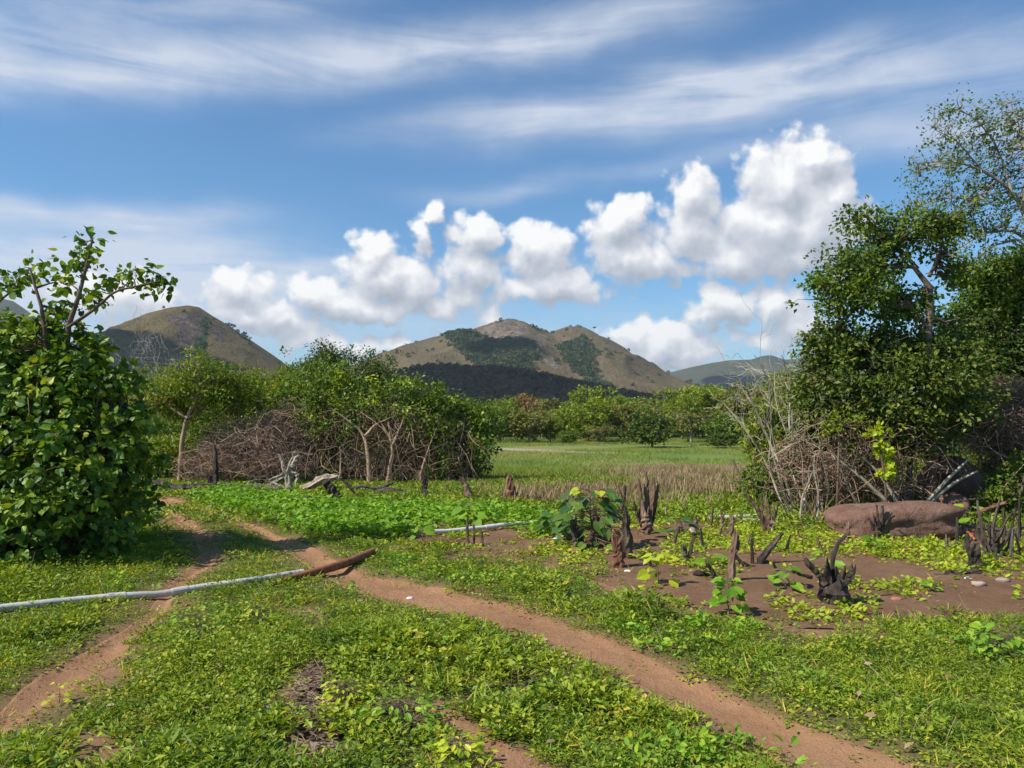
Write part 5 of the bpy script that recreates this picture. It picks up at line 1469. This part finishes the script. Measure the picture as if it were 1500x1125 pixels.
stump("stump", "branching grey-brown snag with many thin upright arms near the right border", "stump", (1455,815), [[(1455,817,10),(1455,803,9),(1456,790,8)], [(1450,808,5,-.05),(1443,790,4.4,-.05),(1437,770,3.6,-.05),(1432,735,2,-.05)], [(1455,795,4.6),(1453,775,4),(1459,752,3),(1465,732,2)], [(1460,798,4),(1466,780,3.4),(1474,762,2.4),(1482,752,1.8)], [(1462,802,4),(1472,795,3.4),(1483,772,2.6),(1488,745,1.8)], [(1452,792,3.4,.08),(1448,772,2.8,.08),(1451,752,1.6,.08)], [(1443,816,3.4,-.1),(1440,800,3,-.1),(1434,785,2,-.1)], [(1470,812,3.4,.05),(1478,798,2.8,.05),(1480,785,1.8,.05)]], W_DARKLOG, 229)
stump("stump", "weathered brown stump showing between leaves right of the tall splintered stump", "stump", (1020,775), [[(1020,777,3),(1020,765,2.6),(1019,757,2)]], W_BURNT, 230)
stump("stake", "lone thin dry stick at the far edge of the plot, right of the splintered stump", "stake", (1042,778), [[(1041,780,2.4),(1042,762,2),(1044,744,1.4)], [(1041,768,1.4),(1038,760,1)]], W_BURNT, 231)
stump("stake", "forked dry stick at the far edge of the plot beside the far white pipe", "stake", (1058,775), [[(1058,776,2.6),(1058,762,2.2),(1056,746,1.4)], [(1058,760,1.6),(1062,752,1.2)]], W_BURNT, 232)
stump("log", "charred log with a knotted left end lying flat in the soil under the orange-topped post", "log", (1404,845), [[(1370,845,6,-.05),(1385,846,7,-.03),(1405,843,6.5),(1428,838,6)]], W_CHAR, 233, "loose charred wood", trunk="log")
for i, (bx, by, ty, sd) in enumerate(((655,722,712,0), (712,733,722,1), (772,738,726,2), (785,740,722,3), (790,742,726,4), (800,741,727,5), (810,744,731,6), (545,738,727,7), (1002,752,735,8), (975,760,744,9))):
    stump("stake", ["tiny dry stub beyond the leafy growth, between slim post and leaning stump", "tiny dry stub just left of the broad splintered red-brown stump", "stub left of the four dry stubs behind the leafy growth", "tallest of the four dry stubs behind the leafy growth", "second of the four dry stubs behind the leafy growth", "third of the four dry stubs behind the leafy growth", "last and lowest of the four dry stubs behind the leafy growth", "small stub on the soil strip right of the leaning burnt log", "thin dry stub on the far side of the plot between splintered stump and white pipe", "pale dry stub in the leaves right beside the tall splintered stump"][i],
          "stake", (bx, by), [[(bx,by+1,2.4),(bx+.6,(by+ty)/2,2),(bx,ty,1.4)]], W_BURNT if i != 9 else W_BLEACH, 240 + sd, "dry stubs at the far edge of the plot")

rng = np.random.RandomState(350)
for (px, py, hh) in ((985,800,26),(1030,806,30),(1048,792,24),(1000,786,20),(1150,812,26),(1175,800,20),(955,835,18),(1092,806,22),(1205,812,24),(1140,842,16)):
    lx = 6 * rng.randn()
    stump("stake", "one of the thin burnt sticks scattered over the middle of the plot", "stake", (px, py), [[(px,py+1,2.6),(px+lx*.5,py-hh*.5,2.3),(px+lx,py-hh,1.6)]] + ([[(px+lx*.5,py-hh*.5,1.8),(px+lx*.5+6,py-hh*.8,1.2)]] if rng.rand() < .4 else []), W_CHAR if rng.rand() < .6 else W_BURNT, 351 + px, "thin burnt sticks over the middle of the plot")
for (px, py, hh) in ((1402,800,40),(1412,812,30),(1440,806,52),(1472,806,60),(1480,820,44),(1492,800,70),(1497,822,40),(1388,806,22),(1464,828,26)):
    lx = 8 * rng.randn()
    stump("stake", "one of the thin burnt sticks crowded together at the right border of the plot", "stake", (px, py), [[(px,py+1,2.8),(px+lx*.5,py-hh*.5,2.4),(px+lx,py-hh,1.4)], [(px+lx*.4,py-hh*.4,2),(px+lx*.4+7*rng.randn(),py-hh*.75,1.2)]], W_DARKLOG if rng.rand() < .5 else W_CHAR, 352 + px, "thin burnt sticks at the right border of the plot")

# ------------------------------------------------------------------ log pile and posts on the left
PG = "dead wood heaped in front of the thicket"
stump("post", "tall dark upright post between the pale forked tree and the log pile", "post", (315,714), [[(315,716,4.8),(316,700,4.4),(316,680,4),(314,662,3.6),(313,652,2.2)]], W_CHAR, 260, None)
stump("post", "short black post at the foot of the tall dark upright post", "post", (307,716), [[(307,717,3.6),(307,708,3.4),(307,700,3)], [(305,702,1.6),(303,698,1.4),(306,695,1)]], W_CHAR, 261, None)
stump("tree_root", "upturned bleached root with curling arms on a dark stake, middle of the log pile", "root", (423,730), [[(424,731,6),(424,718,5.4),(423,705,5.2),(421,692,5)],
    [(421,696,5),(424,684,4.4),(429,672,4),(431,664,3)], [(418,690,4.6),(415,680,4),(411,668,3)], [(424,692,4.2),(432,693,3.6),(436,700,3.4),(433,707,3)], [(416,694,5),(408,698,4.4),(398,703,4)], [(428,684,6),(433,674,5),(437,668,4)]], W_BLEACH, 262, PG, child="root_arm", trunk="stake")
for j, (ln, m, lab) in enumerate((
    ([(200,702,3),(225,704,4),(250,712,5),(262,716,5)], W_DARKLOG, "dark crooked branch at the left end of the log pile"),
    ([(258,716,6),(285,714,6),(305,712,5)], W_CHAR, "black thick log between the pale forked tree and the short black post"),
    ([(318,708,4),(350,714,4.6),(385,714,5),(415,716,4.6)], W_DARKLOG, "long weathered log lying along the foot of the log pile"),
    ([(338,722,5),(370,718,5),(405,721,5)], W_CHAR, "low black log in the grass in front of the log pile"),
    ([(365,704,3.4),(390,699,4.4),(410,692,5),(425,684,4.6)], W_DARKLOG, "thick grey branch rising to the upturned bleached root"),
    ([(352,710,3),(375,705,3.4),(402,704,3)], W_DARKLOG, "grey branch crossing the middle of the log pile"),
    ([(388,714,2.4),(402,706,2.2),(412,700,1.6)], W_BLEACH, "thin pale stick propped on the log pile, left of the bleached root"),
    ([(395,705,2.2),(410,712,2.2),(425,715,1.8)], W_BLEACH, "pale stick slanting down under the bleached root"),
    ([(235,700,2.6),(246,690,2.2),(252,680,1.4)], W_DARKLOG, "thin dark branch sticking up left of the pale forked tree"),
    ([(440,717,5),(458,711,6.5),(475,702,7),(488,699,5)], W_BLEACH, "broad bleached driftwood-like log right of the upturned root"),
    ([(460,700,3),(466,694,2.6),(470,690,2)], W_BLEACH, "short bleached knot sticking up from the driftwood-like log"),
    ([(476,704,6),(485,716,6.4),(494,729,6),(498,734,5)], W_CHAR, "dark burnt log leaning down to the right off the driftwood-like log"),
    ([(436,735,6),(452,733,6),(468,737,5),(480,730,4)], W_CHAR, "knotted black log in the leaves below the leaning burnt log"),
    ([(505,720,2.6),(530,712,2.4),(555,716,2.4),(575,708,1.8)], W_DARKLOG, "dark fallen branch under the left trunk of the vine-draped mound"),
    ([(540,724,2.4),(560,716,3.2),(590,720,3)], W_DARKLOG, "dark fallen branch under the two pale trunks of the mound"),
    ([(500,700,2.2),(512,714,2.4),(522,726,1.8)], W_DARKLOG, "thin dark branch leaning between driftwood-like log and mound"),
    ([(447,702,1.8),(448,692,1.6),(447,686,1.2)], W_BLEACH, "short pale stick upright between bleached root and driftwood-like log"))):
    P0 = ln[len(ln) // 2]
    low = max(ln, key=lambda e: e[1])
    dd = flat(low[0], min(low[1] + low[2], 740))[1]
    stump("log", lab, "log", (low[0], low[1]), [ln], m, 300 + j, PG, d=dd, trunk="bark")

# ------------------------------------------------------------------ boulder, bank stones, sticks on the right
def rock(name, label, cat, c, rad, mat, seed, group=None, nu=64, nv=34, sq=2.6, amp=.16, tilt=0.0):
    u = np.linspace(0, 2 * pi, nu, endpoint=False); v = np.linspace(-pi / 2, pi / 2, nv)
    Uu, Vm = np.meshgrid(u, v)
    d = np.stack([np.cos(Uu) * np.cos(Vm), np.sin(Uu) * np.cos(Vm), np.sin(Vm)], -1)
    n = (np.abs(d) ** sq).sum(-1) ** (-1 / sq)
    a = 1 + amp * 2 * (fbm(d[..., 0] * 1.4 + seed, d[..., 1] * 1.4, d[..., 2] * 1.4, o=3) - .5) + .10 * (fbm(d[..., 0] * 6 + seed, d[..., 1] * 9, d[..., 2] * 9, o=3) - .5)
    P = d * (n * a)[..., None] * np.array(rad)
    P[..., 2] += tilt * P[..., 0]
    P = P + c
    i = np.arange(nv - 1)[:, None] * nu; s = np.arange(nu)[None, :]; s1 = (s + 1) % nu
    Q = np.stack([i + s, i + s1, i + nu + s1, i + nu + s], -1).reshape(-1, 4)
    mb = MB(); mb.add(P.reshape(-1, 3), Q=Q)
    o = mb.build(name, mat, smooth=True, origin=tuple(c)); return tag(o, label, cat, group)
M_ROCK = soilmat("red_brown_stone", [(.3, (.11, .06, .042)), (.48, (.22, .122, .086)), (.62, (.32, .205, .15)), (.8, (.42, .32, .26))], scale=2.6, bump=1.0, fine=24, bdist=.04)
M_STONE = plain("pale_stone", (.33, .25, .20), rough=.9, var=.3, scale=7)
M_BRICK = plain("reddish_stone", (.30, .12, .08), rough=.9, var=.3, scale=12)
M_WHITE = plain("white_scrap", (.75, .73, .70), rough=.6, var=.1, scale=20)
c = at(1308, 768, flat(1300, 790)[1] + .35); c[2] = Hs(c[0], c[1]) + .17
kx = c[1] / F
rock("boulder", "long flat-topped red-brown boulder lying at the foot of the vine-hung mass", "boulder", c, (93 * kx, .40, .26), M_ROCK, 5, sq=3.6, amp=.18, tilt=.06)
g = gp(1408, 762); rock("bank_stone", "pale earth-covered stone of the bank just right of the boulder", "stone", g + np.array([0, .3, .1]), (.24, .3, .26), M_ROCK, 15, amp=.25)
g = gp(1432, 748); rock("bank_stone", "large brown stone block in the bank behind the heap of cut sticks", "stone", g + np.array([0, .7, .22]), (.5, .45, .5), M_ROCK, 16, amp=.25)
for (px, py, r, m, lab, nm, cat, sd) in ((600,869,.022,M_WHITE,"small white scrap on the wide dirt path beyond the rusty pipe","litter_scrap","litter",1), (920,841,.026,M_WHITE,"thin white scrap on the soil right of the short red-brown stump","litter_scrap","litter",2), (1419,853,.03,M_WHITE,"white pebble in the soil before the knotted charred log","pebble","stone",3),
    (1314,884,.035,M_BRICK,"reddish stone in the bare soil right of the four-armed charred stump","stone","stone",4), (1434,862,.05,M_STONE,"flat tan stone in the soil below the orange-topped post","stone","stone",5), (780,812,.07,M_BRICK,"pinkish stone half sunk in leaves left of the big-leaved sapling","stone","stone",6), (842,811,.06,M_BRICK,"rust-coloured stone at the foot of the tilted black stump","stone","stone",7), (1468,857,.05,M_STONE,"grey-brown stone in the soil near the right border","stone","stone",8), (1028,846,.06,W_CHAR,"black lump of charcoal in the soil under the squash leaf","charcoal","charcoal",9)):
    g = gp(px, py); rock(nm, lab, cat, g + np.array([0, 0, r * .3 + .012]), (r * 1.3, r, r * .55), m, sd, nu=18, nv=10, amp=.35)
# heap of cut sticks
SGp = "sticks heaped at the right border"
rng = np.random.RandomState(400)
for j, (x0, y0, x1, y1, r, lab) in enumerate(((1396,772,1470,788,3.4,"grey stick on the left of the heap, reaching to the orange-topped post"), (1398,784,1455,786,3,"grey stick lying level under the left end of the heap"), (1405,770,1500,782,3.2,"long upper grey stick of the heap behind the branching snag"), (1470,778,1530,768,3.2,"grey stick of the heap rising to the right border"), (1465,790,1530,784,3.6,"thick lower stick of the heap at the right border"), (1475,800,1530,794,3.6,"black charred stick under the heap at the right border"), (1430,752,1472,737,3,"orange-brown bare branch leaning above the heap of sticks"), (1400,793,1450,796,2.6,"dark stick on the soil in front of the heap"))):
    dd = 10.6 + .15 * rng.randn()
    stump("log", lab, "stick", ((x0 + x1) / 2, max(y0, y1)), [[(x0,y0,r),((x0+x1)/2,(y0+y1)/2-1,r*.95),(x1,y1,r*.8)]], W_CHAR if "charred" in lab else (W_RED if "orange" in lab else W_DARKLOG), 410 + j, SGp, d=dd, trunk="bark")

# ------------------------------------------------------------------ single plants
L_TEAK = leafmat("big_dark_leaf", [(0, (.015, .05, .014)), (.5, (.035, .095, .02)), (1, (.09, .17, .025))], trans=.3, rough=.35, spec=.5)
def sapling(name, label, cat, base, hpx, nleaf, size, leaf, seed, spread=40, d=None, lean=0, tmpl=HEART, top=None, stemr=.012, group=None, topleaf=None, droop=.3, low=.25):
    """Stem with big leaves on stalks."""
    rng = np.random.RandomState(seed)
    b = gp(*base); dd = b[1]; k = dd / F
    t = thing(name, tuple(b), label, cat, group)
    tip = b + np.array([lean * k, 0, hpx * k])
    S = bend(rng, b[None] - np.array([0, 0, .03]), tip[None], 8, .05)[0]
    mb = MB(); strands(mb, S[None], np.linspace(stemr, stemr * .4, 8)[None], 6, v=.4)
    f = low + (1 - low) * rng.rand(nleaf); f[:3] = 1
    A = np.stack([np.interp(f * 7, np.arange(8), S[:, i]) for i in range(3)], 1)
    a = np.arange(nleaf) * 2.4 + rng.rand(nleaf)
    out = np.stack([np.cos(a), np.sin(a), np.zeros(nleaf)], 1)
    B = A + out * (spread * k * (.45 + .55 * rng.rand(nleaf, 1)) * (1.15 - .6 * f[:, None])) + np.array([0, 0, 1]) * (size * .35 * rng.rand(nleaf, 1))
    strands(mb, bend(rng, A, B, 5, .04, .1), np.full((nleaf, 5), stemr * .28), 4, v=.7)
    mb.build("stem", B_BROWN, t, smooth=True, origin=b)
    sel = np.zeros(nleaf, bool) if topleaf is None else f > .975
    for s_, m, nm in ((~sel, leaf, "foliage"), (sel, topleaf, "young_leaves")):
        if not s_.any(): continue
        n = s_.sum()
        mbl = MB()
        leaves(mbl, B[s_], out[s_] + np.stack([.3 * rng.randn(n), .3 * rng.randn(n), -droop + .3 * rng.randn(n)], 1), out[s_] * .3 + np.array([0, -.35, .8]) + .25 * rng.randn(n, 3), size * (.65 + .6 * rng.rand(n)), tmpl, np.clip(.5 + .25 * rng.randn(n), 0, 1))
        mbl.build(nm, m, t, origin=b)
    return t
sapling("sapling", "sprawling sapling with very large dark leaves and a yellow-green shoot, among black stumps", "sapling", (866,800), 80, 96, .145, L_TEAK, 501, spread=60, topleaf=L_LIME, stemr=.016, droop=.5, low=.05)
sapling("sapling", "knee-high yellow-green sapling with a bright pair of top leaves in bare soil", "sapling", (963,860), 44, 13, .11, L_LIME, 502, spread=22, stemr=.007, droop=.45)
sapling("squash_plant", "trailing plant with broad lobed green leaves below the knobbly straight stump", "plant", (1066,903), 48, 28, .095, G_BROAD, 503, spread=22, stemr=.006)
sapling("squash_plant", "grey-green broad-leaved seedling over the low leaning stick-stump", "plant", (1040,838), 14, 5, .13, G_BROAD, 504, spread=14, stemr=.005, droop=.1)
sapling("leafy_plant", "broad-leaved plant with rounded leaves left of the four-armed charred stump", "plant", (1152,866), 28, 14, .105, G_BROAD, 505, spread=22, stemr=.006)
sapling("leafy_plant", "pale-green oval-leaved shoots growing behind the four-armed charred stump", "plant", (1212,862), 46, 9, .13, G_BROAD, 506, spread=16, stemr=.006, tmpl=OVAL)
sapling("leafy_plant", "bright blue-green seedling in front of the black many-pronged stump", "plant", (1280,812), 18, 8, .10, G_BROAD, 507, spread=10, stemr=.005)
sapling("leafy_plant", "low round seedling in the bare soil right of the reddish stone", "plant", (1361,872), 16, 12, .06, G_BROAD, 508, spread=14, stemr=.004)
sapling("leafy_plant", "big-leaved green plant rising behind the heap of cut sticks", "plant", (1423,775), 30, 12, .16, G_BROAD, 509, spread=22, stemr=.008)
sapling("leafy_plant", "dark leafy plant at the foot of the tall splintered stump", "plant", (992,790), 26, 14, .14, L_TEAK, 510, spread=24, stemr=.007)
sapling("leafy_plant", "large-leaved plant in the growth left of the three thin stakes", "plant", (618,800), 20, 9, .12, G_BROAD, 511, spread=20, stemr=.006)
sapling("leafy_plant", "broad-leaved plant in the leafy growth above the half-hidden white pipe", "plant", (688,772), 34, 14, .16, G_BROAD, 512, spread=26, stemr=.008)
sapling("leafy_plant", "broad-leaved plant spreading left of the tilted black stump", "plant", (812,790), 30, 14, .18, L_TEAK, 513, spread=26, stemr=.008)
sapling("weed", "yellow-green weed tuft brightest in the foreground", "weed", (672,1128), 40, 110, .042, L_LIME, 514, spread=52, tmpl=OVAL, stemr=.004, low=.1)
sapling("weed", "yellow-green weed beside the gully of dead leaves", "weed", (505,1035), 34, 150, .038, L_LIME, 515, spread=50, tmpl=OVAL, stemr=.004, low=.1)
sapling("weed", "dark-green broad weed clump right of the gully of dead leaves", "weed", (585,1065), 40, 190, .045, G_BROAD, 516, spread=80, tmpl=OVAL, stemr=.004, low=.05)
sapling("weed", "small yellow-leaved weed at the edge of the footpath near the lower left corner", "weed", (87,1030), 26, 12, .045, L_LIME, 517, spread=14, tmpl=OVAL, stemr=.003)
sapling("weed", "yellowish weed in the grass just below the grey-white pipe", "weed", (376,915), 24, 60, .04, L_LIME, 518, spread=34, tmpl=OVAL, stemr=.003)
sapling("weed", "leafy weed on the grass strip between gully and wide path", "weed", (640,958), 24, 20, .05, G_BROAD, 519, spread=30, tmpl=OVAL, stemr=.003)
sapling("weed", "pale leafy vine clump in the grass near the right border", "weed", (1480,960), 44, 150, .055, G_BROAD, 520, spread=70, tmpl=HEART, stemr=.004, low=.05)
sapling("weed", "tiny yellow weed in the worn grass left of the wide path's near end", "weed", (934,1095), 16, 10, .04, L_LIME, 521, spread=14, tmpl=OVAL, stemr=.003)
sapling("weed", "dark bushy weed on the grass left of the yellow-green weeds, above the lower left corner", "weed", (285,935), 34, 150, .04, G_BROAD, 522, spread=60, tmpl=OVAL, stemr=.003, low=.05)
g = gp(297, 1092)
mb = MB(); rng = np.random.RandomState(600)
leaves(mb, np.array([[0, 0, .03], [.02, .01, .02]]) + g, np.array([[1, .2, .1], [-.4, .8, .2]]), np.array([[.1, -.5, .8], [.3, 0, 1.]]), np.array([.10, .08]), OVAL, np.array([.4, .7]))
M_ORANGE = leafmat("orange_dead_leaf", [(0, (.20, .06, .025)), (1, (.33, .12, .05))], trans=.1, rough=.7, gain=(1, 1, 1))
o = mb.build("dead_leaf", M_ORANGE, origin=tuple(g)); tag(o, "curled orange-brown dead leaf in the grass of the lower left foreground", "leaf")
# ------------------------------------------------------------------ air: far slopes fade a little
mb = MB()
hx, hy0, hy1, hz0, hz1 = 3760, -660, 4660, -12, 370
c8 = np.array([(sx * hx, y_, z_) for z_ in (hz0, hz1) for sx, y_ in ((-1, hy0), (1, hy0), (1, hy1), (-1, hy1))], float)
mb.add(c8, Q=[(0, 3, 2, 1), (4, 5, 6, 7), (0, 1, 5, 4), (1, 2, 6, 5), (2, 3, 7, 6), (3, 0, 4, 7)])
hm, nt, out = newmat("haze")
pv_ = N_(nt, "ShaderNodeVolumePrincipled")
pv_.inputs["Color"].default_value = (.82, .90, 1.0, 1); pv_.inputs["Density"].default_value = .00009; pv_.inputs["Anisotropy"].default_value = .2
nt.links.new(pv_.outputs[0], out.inputs["Volume"])
tag(mb.build("haze", hm), kind="stuff")
